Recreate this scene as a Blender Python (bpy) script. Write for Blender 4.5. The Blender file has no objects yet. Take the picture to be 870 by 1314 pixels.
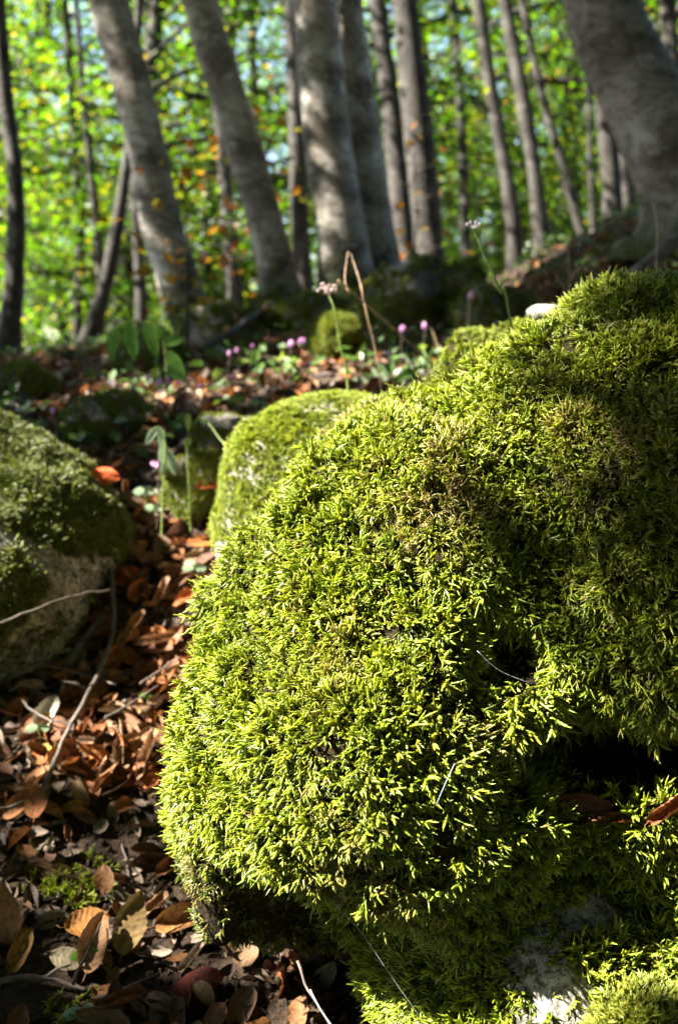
import bpy, math, random
import numpy as np
from mathutils import Vector, Matrix, Euler

random.seed(7)
RNG = np.random.default_rng(11)
SC = bpy.context.scene
COL = SC.collection

# ------------------------------------------------------------------ camera
PITCH = math.radians(9.5)
CAM = np.array((0.0, 0.0, 0.72))
RT = np.array((1.0, 0.0, 0.0))
UP = np.array((0.0, math.sin(PITCH), math.cos(PITCH)))
FW = np.array((0.0, math.cos(PITCH), -math.sin(PITCH)))
FPX = 1409.0                       # focal length in photo pixels (870 x 1314)
cam = bpy.data.cameras.new('camera')
cam.sensor_fit = 'VERTICAL'
cam.sensor_height = 23.6
cam.lens = 23.6 * FPX / 1314.0
cam.clip_start = 0.05
cam.clip_end = 2000
cam.dof.use_dof = True
cam.dof.focus_distance = 0.98
cam.dof.aperture_fstop = 3.5
cam.dof.aperture_blades = 7
camo = bpy.data.objects.new('camera', cam)
camo.location = CAM
camo.rotation_euler = (math.pi / 2 - PITCH, 0, 0)
COL.objects.link(camo)
SC.camera = camo

# ------------------------------------------------------------------ sky and sun
SUN_EL = math.radians(42)
SUN_AZ = math.radians(-91)         # from +Y, positive towards +X
TO_SUN = np.array((math.sin(SUN_AZ) * math.cos(SUN_EL), math.cos(SUN_AZ) * math.cos(SUN_EL), math.sin(SUN_EL)))
world = bpy.data.worlds.new('World')
SC.world = world
world.use_nodes = True
wn = world.node_tree
sky = wn.nodes.new('ShaderNodeTexSky')
sky.sky_type = 'NISHITA'
sky.sun_disc = False
sky.sun_elevation = SUN_EL
sky.sun_rotation = SUN_AZ
sky.altitude = 900
wn.links.new(sky.outputs[0], wn.nodes['Background'].inputs[0])
wn.nodes['Background'].inputs[1].default_value = 0.05
sun = bpy.data.lights.new('sun', 'SUN')
sun.energy = 5.0
sun.angle = math.radians(0.5)
sun.color = (1.0, 0.95, 0.85)
suno = bpy.data.objects.new('sun', sun)
suno.rotation_euler = Vector(TO_SUN).to_track_quat('Z', 'Y').to_euler()
COL.objects.link(suno)
SC.view_settings.view_transform = 'Standard'
SC.view_settings.look = 'None'
SC.view_settings.gamma = 1
SC.view_settings.exposure = 3.35
SC.render.engine = 'CYCLES'
SC.cycles.use_denoising = True
SC.cycles.max_bounces = 3
SC.cycles.diffuse_bounces = 2
SC.cycles.glossy_bounces = 2
SC.cycles.transmission_bounces = 4
SC.cycles.transparent_max_bounces = 4
SC.cycles.sample_clamp_indirect = 4.0
SC.cycles.use_adaptive_sampling = True
SC.cycles.adaptive_threshold = 0.02
SC.cycles.adaptive_min_samples = 48
SC.cycles.caustics_reflective = False
SC.cycles.caustics_refractive = False


# ------------------------------------------------------------------ helpers
def at(px, py, d):
    """world point seen at photo pixel (px,py), d metres deep"""
    return CAM + d * (FW + (px - 435.0) / FPX * RT + (657.0 - py) / FPX * UP)


def _hash(ix, iy, iz, s):
    n = (ix.astype(np.int64) * 374761393 + iy.astype(np.int64) * 668265263 + iz.astype(np.int64) * 2147483647 + s * 974711) & 0xffffffff
    n = ((n ^ (n >> 13)) * 1274126177) & 0xffffffff
    n = ((n ^ (n >> 16)) * 2246822519) & 0xffffffff
    return ((n ^ (n >> 15)) & 0xffffff) / float(0xffffff)


def noise(P, scale=1.0, seed=0):
    P = np.asarray(P, float) * scale
    I = np.floor(P)
    f = P - I
    f = f * f * (3 - 2 * f)
    I = I.astype(np.int64)
    r = 0.0
    for dx in (0, 1):
        for dy in (0, 1):
            for dz in (0, 1):
                w = (f[..., 0] if dx else 1 - f[..., 0]) * (f[..., 1] if dy else 1 - f[..., 1]) * (f[..., 2] if dz else 1 - f[..., 2])
                r = r + w * _hash(I[..., 0] + dx, I[..., 1] + dy, I[..., 2] + dz, seed)
    return r * 2 - 1


def fbm(P, scale=1.0, octv=3, seed=0):
    r, a = 0.0, 1.0
    for k in range(octv):
        r = r + a * noise(P, scale * 2 ** k, seed + k)
        a *= 0.5
    return r


def sstep(a, b, x):
    t = np.clip((x - a) / (b - a), 0, 1)
    return t * t * (3 - 2 * t)


def mesh_np(name, V, F, mat=None, smooth=True, attrs=None):
    V = np.ascontiguousarray(V, dtype=np.float32)
    me = bpy.data.meshes.new(name)
    me.vertices.add(len(V))
    me.vertices.foreach_set('co', V.ravel())
    Fs = F if isinstance(F, list) else [F]
    Fs = [np.asarray(f, dtype=np.int32) for f in Fs if len(f)]
    if Fs:
        loops = np.concatenate([f.ravel() for f in Fs])
        tot = np.concatenate([np.full(len(f), f.shape[1], np.int32) for f in Fs])
        start = np.concatenate([[0], np.cumsum(tot)[:-1]]).astype(np.int32)
        me.loops.add(len(loops))
        me.polygons.add(len(tot))
        me.loops.foreach_set('vertex_index', loops)
        me.polygons.foreach_set('loop_start', start)
        me.polygons.foreach_set('loop_total', tot)
        me.polygons.foreach_set('use_smooth', np.full(len(tot), smooth, bool))
    if attrs:
        for k, a in attrs.items():
            a = np.asarray(a)
            if a.ndim == 1:
                if a.dtype.kind == 'i':
                    at_ = me.attributes.new(k, 'INT', 'POINT')
                    at_.data.foreach_set('value', a.astype(np.int32))
                else:
                    at_ = me.attributes.new(k, 'FLOAT', 'POINT')
                    at_.data.foreach_set('value', a.astype(np.float32))
            elif a.shape[1] == 3:
                at_ = me.attributes.new(k, 'FLOAT_VECTOR', 'POINT')
                at_.data.foreach_set('vector', a.astype(np.float32).ravel())
            else:
                at_ = me.attributes.new(k, 'FLOAT_COLOR', 'POINT')
                at_.data.foreach_set('color', a.astype(np.float32).ravel())
    me.update()
    me.validate()
    if mat:
        me.materials.append(mat)
    return me


def obj(name, me, parent=None, label=None, cat=None, group=None, kind=None, loc=None):
    o = bpy.data.objects.new(name, me)
    COL.objects.link(o)
    if loc is not None:
        o.location = loc
    if parent is not None:
        o.parent = parent
    for k, v in (('label', label), ('category', cat), ('group', group), ('kind', kind)):
        if v:
            o[k] = v
    return o


class MB:
    """collects vertices / faces of one part"""
    def __init__(self):
        self.V, self.T, self.Q, self.n, self.A = [], [], [], 0, []

    def add(self, V, T=None, Q=None, a=None):
        V = np.asarray(V, float)
        if T is not None and len(T):
            self.T.append(np.asarray(T) + self.n)
        if Q is not None and len(Q):
            self.Q.append(np.asarray(Q) + self.n)
        self.V.append(V)
        self.A.append(np.full(len(V), 0.0) if a is None else np.broadcast_to(a, (len(V),)))
        self.n += len(V)

    def tube(self, pts, rad, ns=8, cap=True, jit=0.0, seed=0, t=None):
        P = np.asarray(pts, float)
        n = len(P)
        rad = np.broadcast_to(np.asarray(rad, float), (n,))
        T = np.gradient(P, axis=0)
        T /= np.linalg.norm(T, axis=1, keepdims=True) + 1e-12
        ref = np.array((0.0, 1.0, 0.0)) if abs(T[0, 1]) < 0.8 else np.array((1.0, 0, 0))
        U = ref - (ref @ T[0]) * T[0]
        U /= np.linalg.norm(U)
        ring = []
        ang = np.linspace(0, 2 * math.pi, ns, endpoint=False)
        for i in range(n):
            U = U - (U @ T[i]) * T[i]
            U /= np.linalg.norm(U) + 1e-12
            W = np.cross(T[i], U)
            c = np.cos(ang)[:, None] * U + np.sin(ang)[:, None] * W
            r = np.full((ns, 1), rad[i])
            if jit:
                r = r * (1 + jit * fbm(P[i] + c * rad[i] * 1.5, 1.2 / max(rad.max(), 1e-4), 2, seed)[:, None])
            ring.append(P[i] + c * r)
        V = np.concatenate(ring)
        i, j = np.meshgrid(np.arange(n - 1), np.arange(ns), indexing='ij')
        j2 = (j + 1) % ns
        Q = np.stack([i * ns + j, i * ns + j2, (i + 1) * ns + j2, (i + 1) * ns + j], -1).reshape(-1, 4)
        Tt = []
        a = np.repeat(t, ns) if t is not None else np.zeros(len(V))
        if cap:
            V = np.vstack([V, P[:1], P[-1:]])
            a = np.concatenate([a, a[:1], a[-1:]])
            k = np.arange(ns)
            Tt = np.vstack([np.stack([np.full(ns, n * ns), (k + 1) % ns, k], 1),
                            np.stack([np.full(ns, n * ns + 1), (n - 1) * ns + k, (n - 1) * ns + (k + 1) % ns], 1)])
        self.add(V, Tt, Q, a)
        return self

    def mesh(self, name, mat, smooth=True, attr=None):
        F = []
        if self.Q:
            F.append(np.vstack(self.Q))
        if self.T:
            F.append(np.vstack(self.T))
        return mesh_np(name, np.vstack(self.V), F, mat, smooth, {attr: np.concatenate(self.A)} if attr else None)


def spline(pts, n):
    """Catmull-Rom through pts"""
    P = np.asarray(pts, float)
    if len(P) == 2:
        t = np.linspace(0, 1, n)[:, None]
        return P[0] * (1 - t) + P[1] * t
    Pe = np.vstack([2 * P[0] - P[1], P, 2 * P[-1] - P[-2]])
    u = np.linspace(0, len(P) - 1 - 1e-6, n)
    k = u.astype(int)
    t = (u - k)[:, None]
    a, b, c, d = Pe[k], Pe[k + 1], Pe[k + 2], Pe[k + 3]
    return 0.5 * (2 * b + (c - a) * t + (2 * a - 5 * b + 4 * c - d) * t ** 2 + (3 * b - a - 3 * c + d) * t ** 3)


# ------------------------------------------------------------------ materials
def mat_new(name):
    m = bpy.data.materials.new(name)
    m.use_nodes = True
    nt = m.node_tree
    for n in list(nt.nodes):
        nt.nodes.remove(n)
    return m, nt


def nd(nt, typ, **kw):
    n = nt.nodes.new(typ)
    for k, v in kw.items():
        if k.startswith('i_'):
            n.inputs[k[2:].replace('_', ' ')].default_value = v
        else:
            setattr(n, k, v)
    return n


def ramp(nt, fac, stops, interp='LINEAR'):
    r = nt.nodes.new('ShaderNodeValToRGB')
    r.color_ramp.interpolation = interp
    e = r.color_ramp.elements
    e[0].position, e[0].color = stops[0][0], (*stops[0][1], 1)
    e[1].position, e[1].color = stops[-1][0], (*stops[-1][1], 1)
    for p, c in stops[1:-1]:
        x = e.new(p)
        x.color = (*c, 1)
    nt.links.new(fac, r.inputs[0])
    return r.outputs[0]


def mixc(nt, fac, a, b, mode='MIX'):
    m = nt.nodes.new('ShaderNodeMix')
    m.data_type = 'RGBA'
    m.blend_type = mode
    for sock, v in ((m.inputs[0], fac), (m.inputs[6], a), (m.inputs[7], b)):
        if isinstance(v, (int, float)):
            sock.default_value = v
        elif isinstance(v, tuple):
            sock.default_value = (*v, 1)
        else:
            nt.links.new(v, sock)
    return m.outputs[2]


def math_n(nt, op, a, b=None, clamp=False):
    m = nt.nodes.new('ShaderNodeMath')
    m.operation = op
    m.use_clamp = clamp
    for sock, v in zip(m.inputs, (a, b)):
        if v is None:
            continue
        if isinstance(v, (int, float)):
            sock.default_value = v
        else:
            nt.links.new(v, sock)
    return m.outputs[0]


def tnoise(nt, scale, detail=4, rough=0.6, coord=None, dist=0.0):
    n = nt.nodes.new('ShaderNodeTexNoise')
    n.inputs['Scale'].default_value = scale
    n.inputs['Detail'].default_value = detail
    n.inputs['Roughness'].default_value = rough
    n.inputs['Distortion'].default_value = dist
    if coord is None:
        g = nt.nodes.new('ShaderNodeNewGeometry')
        coord = g.outputs['Position']
    nt.links.new(coord, n.inputs['Vector'])
    return n.outputs['Fac']


def finish(m, nt, color, rough=0.8, bump=None, bump_s=0.3, bump_d=0.01, trans=0.0, trans_col=None, spec=0.3, metal=0):
    out = nt.nodes.new('ShaderNodeOutputMaterial')
    p = nt.nodes.new('ShaderNodeBsdfPrincipled')
    if isinstance(color, tuple):
        p.inputs['Base Color'].default_value = (*color, 1)
    else:
        nt.links.new(color, p.inputs['Base Color'])
    if isinstance(rough, (int, float)):
        p.inputs['Roughness'].default_value = rough
    else:
        nt.links.new(rough, p.inputs['Roughness'])
    p.inputs['Specular IOR Level'].default_value = spec
    nrm = None
    if bump is not None:
        b = nt.nodes.new('ShaderNodeBump')
        b.inputs['Strength'].default_value = bump_s
        b.inputs['Distance'].default_value = bump_d
        nt.links.new(bump, b.inputs['Height'])
        nt.links.new(b.outputs[0], p.inputs['Normal'])
    sh = p.outputs[0]
    if trans > 0:
        t = nt.nodes.new('ShaderNodeBsdfTranslucent')
        tc = trans_col if trans_col is not None else color
        if isinstance(tc, tuple):
            t.inputs[0].default_value = (*tc, 1)
        else:
            nt.links.new(tc, t.inputs[0])
        mx = nt.nodes.new('ShaderNodeMixShader')
        mx.inputs[0].default_value = trans
        nt.links.new(sh, mx.inputs[1])
        nt.links.new(t.outputs[0], mx.inputs[2])
        sh = mx.outputs[0]
    nt.links.new(sh, out.inputs['Surface'])
    return m


def attr_node(nt, name, typ='GEOMETRY'):
    a = nt.nodes.new('ShaderNodeAttribute')
    a.attribute_type = typ
    a.attribute_name = name
    return a


def mat_ground():
    m, nt = mat_new('forest_soil')
    n1 = tnoise(nt, 6, 5, 0.65)
    n2 = tnoise(nt, 90, 5, 0.7)
    c = ramp(nt, n1, [(0.3, (0.012, 0.009, 0.007)), (0.5, (0.035, 0.022, 0.014)), (0.7, (0.075, 0.048, 0.03))])
    c2 = ramp(nt, n2, [(0.35, (0.01, 0.007, 0.006)), (0.6, (0.07, 0.045, 0.028)), (0.75, (0.16, 0.12, 0.085))])
    col = mixc(nt, 0.55, c, c2)
    return finish(m, nt, col, 0.9, n2, 0.9, 0.012, spec=0.15)


def mat_rock(name='limestone', mossy=0.0, dark=1.0):
    m, nt = mat_new(name)
    n1 = tnoise(nt, 18, 6, 0.7)
    n2 = tnoise(nt, 120, 5, 0.75)
    c = ramp(nt, n1, [(0.3, (0.10 * dark, 0.095 * dark, 0.085 * dark)), (0.5, (0.32 * dark, 0.295 * dark, 0.25 * dark)), (0.7, (0.55 * dark, 0.51 * dark, 0.45 * dark))])
    s = ramp(nt, n2, [(0.42, (0.10, 0.095, 0.085)), (0.56, (1, 1, 1))])
    c = mixc(nt, 0.85, c, s, 'MULTIPLY')
    if mossy:
        n3 = tnoise(nt, 14, 5, 0.65)
        f = ramp(nt, n3, [(0.62 - 0.4 * mossy, (0, 0, 0)), (0.70 - 0.4 * mossy, (1, 1, 1))])
        g = ramp(nt, n2, [(0.35, (0.006, 0.006, 0.003)), (0.65, (0.035, 0.032, 0.010))])
        c = mixc(nt, f, c, g)
    return finish(m, nt, c, 0.9, n2, 0.8, 0.006, spec=0.2)


def mat_moss_base():
    m, nt = mat_new('moss_underlayer')
    n2 = tnoise(nt, 150, 4, 0.7)
    c = ramp(nt, n2, [(0.35, (0.006, 0.004, 0.002)), (0.7, (0.035, 0.026, 0.010))])
    return finish(m, nt, c, 0.95, n2, 1.0, 0.006, spec=0.1)


def mat_moss(name='moss', bright=1.0):
    """leafy moss shoots: dead brown base, darkened further as shade between shoots, brighter yellow-green tip, each shoot a little different"""
    m, nt = mat_new(name)
    t = attr_node(nt, 't').outputs['Fac']
    tint = attr_node(nt, 'tint', 'INSTANCER').outputs['Fac']
    oi = nt.nodes.new('ShaderNodeObjectInfo')
    b = bright
    green = ramp(nt, t, [(0.0, (0.03 * b, 0.018 * b, 0.005)), (0.35, (0.075 * b, 0.07 * b, 0.008)), (0.6, (0.22 * b, 0.25 * b, 0.010)), (1.0, (0.50 * b, 0.53 * b, 0.05))])  # dark start and bright end deepen the gaps between shoots like shade
    deep = ramp(nt, t, [(0.0, (0.02 * b, 0.016 * b, 0.005)), (0.4, (0.045 * b, 0.075 * b, 0.007)), (1.0, (0.19 * b, 0.31 * b, 0.016))])
    tan = ramp(nt, t, [(0.0, (0.05, 0.028, 0.01)), (0.5, (0.22, 0.15, 0.05)), (1.0, (0.42, 0.34, 0.15))])
    c = mixc(nt, math_n(nt, 'MULTIPLY', oi.outputs['Random'], 0.68), green, deep)
    f = nt.nodes.new('ShaderNodeMapRange')
    f.inputs[1].default_value = 0.5
    f.inputs[2].default_value = 1.0
    nt.links.new(tint, f.inputs[0])
    c = mixc(nt, f.outputs[0], c, tan)
    c = mixc(nt, 0.6, c, ramp(nt, tnoise(nt, 45, 3, 0.6), [(0.35, (0.55, 0.6, 0.5)), (0.65, (1.2, 1.15, 1.1))]), 'MULTIPLY')
    tcol = mixc(nt, 1.0, c, (1.5, 1.5, 1.0), 'MULTIPLY')
    return finish(m, nt, c, 0.36, trans=0.36, trans_col=tcol, spec=0.5)


def mat_leaf_green(name, stops, trans=0.6, rough=0.45, tm=(2.1, 2.0, 0.5)):
    m, nt = mat_new(name)
    g = nt.nodes.new('ShaderNodeNewGeometry')
    c = ramp(nt, g.outputs['Random Per Island'], stops)
    tc = mixc(nt, 1.0, c, tm, 'MULTIPLY')
    return finish(m, nt, c, rough, trans=trans, trans_col=tc, spec=0.4)


def mat_dead_leaf(name, mode):
    m, nt = mat_new(name)
    if mode == 'OBJECT':
        oi = nt.nodes.new('ShaderNodeObjectInfo')
        c0 = oi.outputs['Color']
    else:
        c0 = attr_node(nt, 'col', 'INSTANCER').outputs['Color']
    rib = attr_node(nt, 't').outputs['Fac']
    tc = nt.nodes.new('ShaderNodeTexCoord')
    n = tnoise(nt, 7, 6, 0.72, tc.outputs['Object'])
    sp = ramp(nt, n, [(0.34, (0.16, 0.12, 0.10)), (0.46, (0.75, 0.72, 0.7)), (0.7, (1.15, 1.1, 1.0))])
    c = mixc(nt, 0.9, c0, sp, 'MULTIPLY')
    rb = ramp(nt, rib, [(0.0, (0.72, 0.66, 0.6)), (0.5, (1, 1, 1)), (1.0, (1.25, 1.2, 1.1))])
    c = mixc(nt, 0.7, c, rb, 'MULTIPLY')
    return finish(m, nt, c, 0.68, n, 0.4, 0.004, trans=0.15, spec=0.22)


def mat_bark(name, base, moss_h=0.0):
    m, nt = mat_new(name)
    tc = nt.nodes.new('ShaderNodeTexCoord')
    mp = nt.nodes.new('ShaderNodeMapping')
    mp.inputs['Scale'].default_value = (1, 1, 1.6)
    nt.links.new(tc.outputs['Object'], mp.inputs[0])
    n1 = tnoise(nt, 3.2, 5, 0.6, mp.outputs[0], 0.6)
    n2 = tnoise(nt, 28, 5, 0.7, mp.outputs[0], 0.3)
    b = base
    c = ramp(nt, n1, [(0.32, (b * 0.32, b * 0.27, b * 0.22)), (0.5, (b * 0.90, b * 0.79, b * 0.66)), (0.68, (b * 1.55, b * 1.45, b * 1.28))])
    s = ramp(nt, n2, [(0.36, (0.45, 0.42, 0.38)), (0.55, (1, 1, 1)), (0.75, (1.25, 1.22, 1.18))])
    c = mixc(nt, 0.9, c, s, 'MULTIPLY')
    li = tnoise(nt, 7.5, 5, 0.75, mp.outputs[0], 0.2)
    c = mixc(nt, ramp(nt, li, [(0.56, (0, 0, 0)), (0.64, (0.65, 0.65, 0.65))]), c, (b * 1.9, b * 1.85, b * 1.7))
    if moss_h:
        sp = nt.nodes.new('ShaderNodeSeparateXYZ')
        nt.links.new(tc.outputs['Object'], sp.inputs[0])
        h = math_n(nt, 'ADD', sp.outputs[2], math_n(nt, 'MULTIPLY', n1, 0.5))
        f = nt.nodes.new('ShaderNodeMapRange')
        f.inputs[1].default_value = moss_h + 0.32
        f.inputs[2].default_value = moss_h + 0.18
        nt.links.new(h, f.inputs[0])
        g = ramp(nt, n2, [(0.3, (0.012, 0.016, 0.004)), (0.7, (0.06, 0.075, 0.016))])
        c = mixc(nt, f.outputs[0], c, g)
    return finish(m, nt, c, 0.85, n2, 0.6, 0.02, spec=0.2)


def mat_plain(name, col, var=0.4, scale=60, rough=0.7, trans=0.0, spec=0.3):
    m, nt = mat_new(name)
    tc = nt.nodes.new('ShaderNodeTexCoord')
    n = tnoise(nt, scale, 4, 0.6, tc.outputs['Object'])
    a = tuple(x * (1 - var) for x in col)
    b = tuple(min(1, x * (1 + var)) for x in col)
    c = ramp(nt, n, [(0.3, a), (0.7, b)])
    return finish(m, nt, c, rough, n, 0.3, 0.003, trans=trans, spec=spec)


M = {}
M['soil'] = mat_ground()
M['rock'] = mat_rock('limestone')
M['rock_moss'] = mat_rock('limestone_with_moss_film', 0.55)
M['rock_dark'] = mat_rock('recess_shade_rock', 0.85, 0.2)  # rock darkened for the black shade of the recess; unused
M['moss_base'] = mat_moss_base()
M['moss'] = mat_moss()
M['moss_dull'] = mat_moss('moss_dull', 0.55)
M['leaf_obj'] = mat_dead_leaf('dry_beech_leaf', 'OBJECT')
M['leaf_pts'] = mat_dead_leaf('dry_leaf_litter', 'INSTANCER')
M['bark_near'] = mat_bark('beech_bark_mossy_foot', 0.36, 0.16)
M['bark_right'] = mat_bark('beech_bark_dark', 0.23, 0.02)
M['bark_far'] = mat_bark('beech_bark', 0.045)
M['twig'] = mat_plain('twig_bark', (0.075, 0.058, 0.045), 0.6, 90)
M['twig_pale'] = mat_plain('bleached_twig', (0.34, 0.28, 0.23), 0.4, 90)
M['root_bark'] = mat_plain('root_bark', (0.15, 0.13, 0.11), 0.5, 40)
M['stalk_dry'] = mat_plain('dry_stalk', (0.42, 0.27, 0.17), 0.4, 120, 0.6)
M['stalk_green'] = mat_plain('green_stalk', (0.22, 0.30, 0.08), 0.3, 80, 0.5, 0.2)
M['herb'] = mat_plain('herb_leaf', (0.10, 0.21, 0.03), 0.3, 60, 0.45, 0.5)
M['herb_pale'] = mat_plain('pale_seedling_leaf', (0.30, 0.40, 0.24), 0.2, 60, 0.4, 0.4)
M['petal'] = mat_plain('cyclamen_petal', (0.60, 0.30, 0.54), 0.3, 200, 0.5, 0.45)
M['petal_white'] = mat_plain('white_petal', (0.75, 0.66, 0.76), 0.1, 100, 0.5, 0.4)
M['seedhead'] = mat_plain('dry_umbel', (0.26, 0.19, 0.18), 0.3, 200, 0.7)
M['silk'] = mat_plain('spider_silk', (0.75, 0.78, 0.85), 0.05, 200, 0.2, 0.3, 0.8)
M['foliage'] = mat_leaf_green('beech_foliage', [(0.0, (0.025, 0.075, 0.006)), (0.5, (0.055, 0.13, 0.008)), (0.85, (0.10, 0.165, 0.010)), (0.97, (0.20, 0.18, 0.02)), (1.0, (0.22, 0.13, 0.015))])
M['foliage_canopy'] = mat_leaf_green('sun_leaf_foliage', [(0.0, (0.02, 0.06, 0.008)), (0.6, (0.05, 0.11, 0.010)), (1.0, (0.10, 0.14, 0.012))], 0.3, tm=(1.4, 1.4, 0.6))  # darker leaves so the unseen crowns pass less light down
M['foliage_yellow'] = mat_leaf_green('turning_beech_foliage', [(0.0, (0.11, 0.13, 0.012)), (0.4, (0.22, 0.13, 0.012)), (1.0, (0.24, 0.075, 0.01))], 0.4, tm=(1.3, 1.2, 0.8))
M['herbs'] = mat_leaf_green('low_herb_foliage', [(0.0, (0.03, 0.07, 0.01)), (0.7, (0.07, 0.13, 0.02)), (1.0, (0.12, 0.15, 0.03))], 0.35, tm=(1.8, 1.8, 1.0))


# ------------------------------------------------------------------ terrain
_PY = [-40, 0.4, 1.0, 1.3, 1.55, 1.8, 2.1, 2.5, 3.0, 4.5, 7.0, 10, 16, 30, 60, 200, 900]
_PZ = [-0.4, -0.05, 0.0, 0.06, 0.19, 0.32, 0.43, 0.52, 0.59, 0.73, 0.78, 0.68, 0.1, -3.0, -10.0, -40.0, -90]


def ground_z(x, y):
    x = np.asarray(x, float)
    y = np.asarray(y, float)
    ys = y + 0.12 * np.sin(x * 2.1)
    z = np.interp(ys, _PY, _PZ)
    z = z + np.clip(x, -12, 6) * 0.12 * sstep(1.9, 4.0, y)
    z = z + 0.34 * sstep(0.5, 1.5, x) * sstep(1.6, 3.0, y) * (1 - 0.6 * sstep(5, 9, y))
    P = np.stack([x, y, np.zeros_like(x)], -1)
    z = z + 0.030 * fbm(P, 2.3, 2, 5) * sstep(0.3, 1.0, y) + 0.012 * fbm(P, 11, 3, 9) * (1 - sstep(6, 12, y))
    z = z + 0.25 * noise(P, 0.13, 21) * sstep(8, 16, y)
    return z


def ground_n(x, y, e=0.03):
    dx = (ground_z(x + e, y) - ground_z(x - e, y)) / (2 * e)
    dy = (ground_z(x, y + e) - ground_z(x, y - e)) / (2 * e)
    n = np.stack([-dx, -dy, np.ones_like(dx)], -1)
    return n / np.linalg.norm(n, axis=-1, keepdims=True)


def hit_ground(px, py):
    """point of the ground seen at a photo pixel"""
    d = at(px, py, 1.0) - CAM
    t = np.linspace(0.5, 14, 2700)
    P = CAM + t[:, None] * d
    g = ground_z(P[:, 0], P[:, 1])
    k = np.argmax(P[:, 2] < g)
    return np.array((P[k, 0], P[k, 1], g[k])), t[k]


u = np.linspace(-1, 1, 361)
gx = np.sinh(u * 8.0) * 0.55 - 0.1
v = np.linspace(0, 1, 420)
gy = 1.05 + np.sinh((v - 0.12) * 8.2) * 0.62
X, Y = np.meshgrid(gx, gy, indexing='ij')
Z = ground_z(X, Y)
Pn = np.stack([X, Y, Z], -1)
near = (1 - sstep(2.5, 4.0, np.hypot(X, Y)))
Z = Z + near * (0.007 * fbm(Pn, 38, 3, 31))
nx, ny = X.shape
i, j = np.meshgrid(np.arange(nx - 1), np.arange(ny - 1), indexing='ij')
Q = np.stack([i * ny + j, (i + 1) * ny + j, (i + 1) * ny + j + 1, i * ny + j + 1], -1).reshape(-1, 4)
obj('ground', mesh_np('ground', np.stack([X, Y, Z], -1).reshape(-1, 3), Q, M['soil']), label='dark forest soil sloping up between the mossy rocks', kind='structure')


# ------------------------------------------------------------------ implicit rocks (smooth blobs -> surface nets)
def surface_nets(F, lo, h):
    """F: 3-D array of signed distance samples"""
    s = F < 0
    nx, ny, nz = F.shape
    corner = [(a, b, c) for a in (0, 1) for b in (0, 1) for c in (0, 1)]

    def cs(A, o):
        return A[o[0]:nx - 1 + o[0], o[1]:ny - 1 + o[1], o[2]:nz - 1 + o[2]]
    cnt = sum(cs(s, o).astype(np.int8) for o in corner)
    act = (cnt > 0) & (cnt < 8)
    idx = np.full(act.shape, -1, np.int64)
    cells = np.argwhere(act)
    idx[act] = np.arange(len(cells))
    acc = np.zeros((len(cells), 3))
    wn_ = np.zeros(len(cells))
    for a in corner:
        for ax in range(3):
            if a[ax]:
                continue
            b = list(a)
            b[ax] = 1
            fa = F[cells[:, 0] + a[0], cells[:, 1] + a[1], cells[:, 2] + a[2]]
            fb = F[cells[:, 0] + b[0], cells[:, 1] + b[1], cells[:, 2] + b[2]]
            m = (fa < 0) != (fb < 0)
            t = np.where(m, fa / (fa - fb + 1e-12), 0)
            p = np.array(a, float) + t[:, None] * (np.array(b) - np.array(a))
            acc[m] += p[m]
            wn_[m] += 1
    V = lo + (cells + acc / wn_[:, None]) * h
    quads = []
    for ax in range(3):
        o1, o2 = [k for k in range(3) if k != ax]
        sl0 = [slice(1, -1)] * 3
        sl0[ax] = slice(0, -1)
        sl1 = [slice(1, -1)] * 3
        sl1[ax] = slice(1, None)
        A, B = s[tuple(sl0)], s[tuple(sl1)]
        e = np.argwhere(A != B)
        if not len(e):
            continue
        inside = A[tuple(e.T)]
        base = e.copy()
        for k in (o1, o2):
            base[:, k] += 1

        def cell(d1, d2):
            c = base.copy()
            c[:, o1] += d1
            c[:, o2] += d2
            return idx[c[:, 0], c[:, 1], c[:, 2]]
        q = np.stack([cell(-1, -1), cell(0, -1), cell(0, 0), cell(-1, 0)], 1)
        flip = inside if ax != 1 else ~inside
        q[~flip] = q[~flip][:, ::-1]
        quads.append(q)
    return V, np.vstack(quads)


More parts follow.
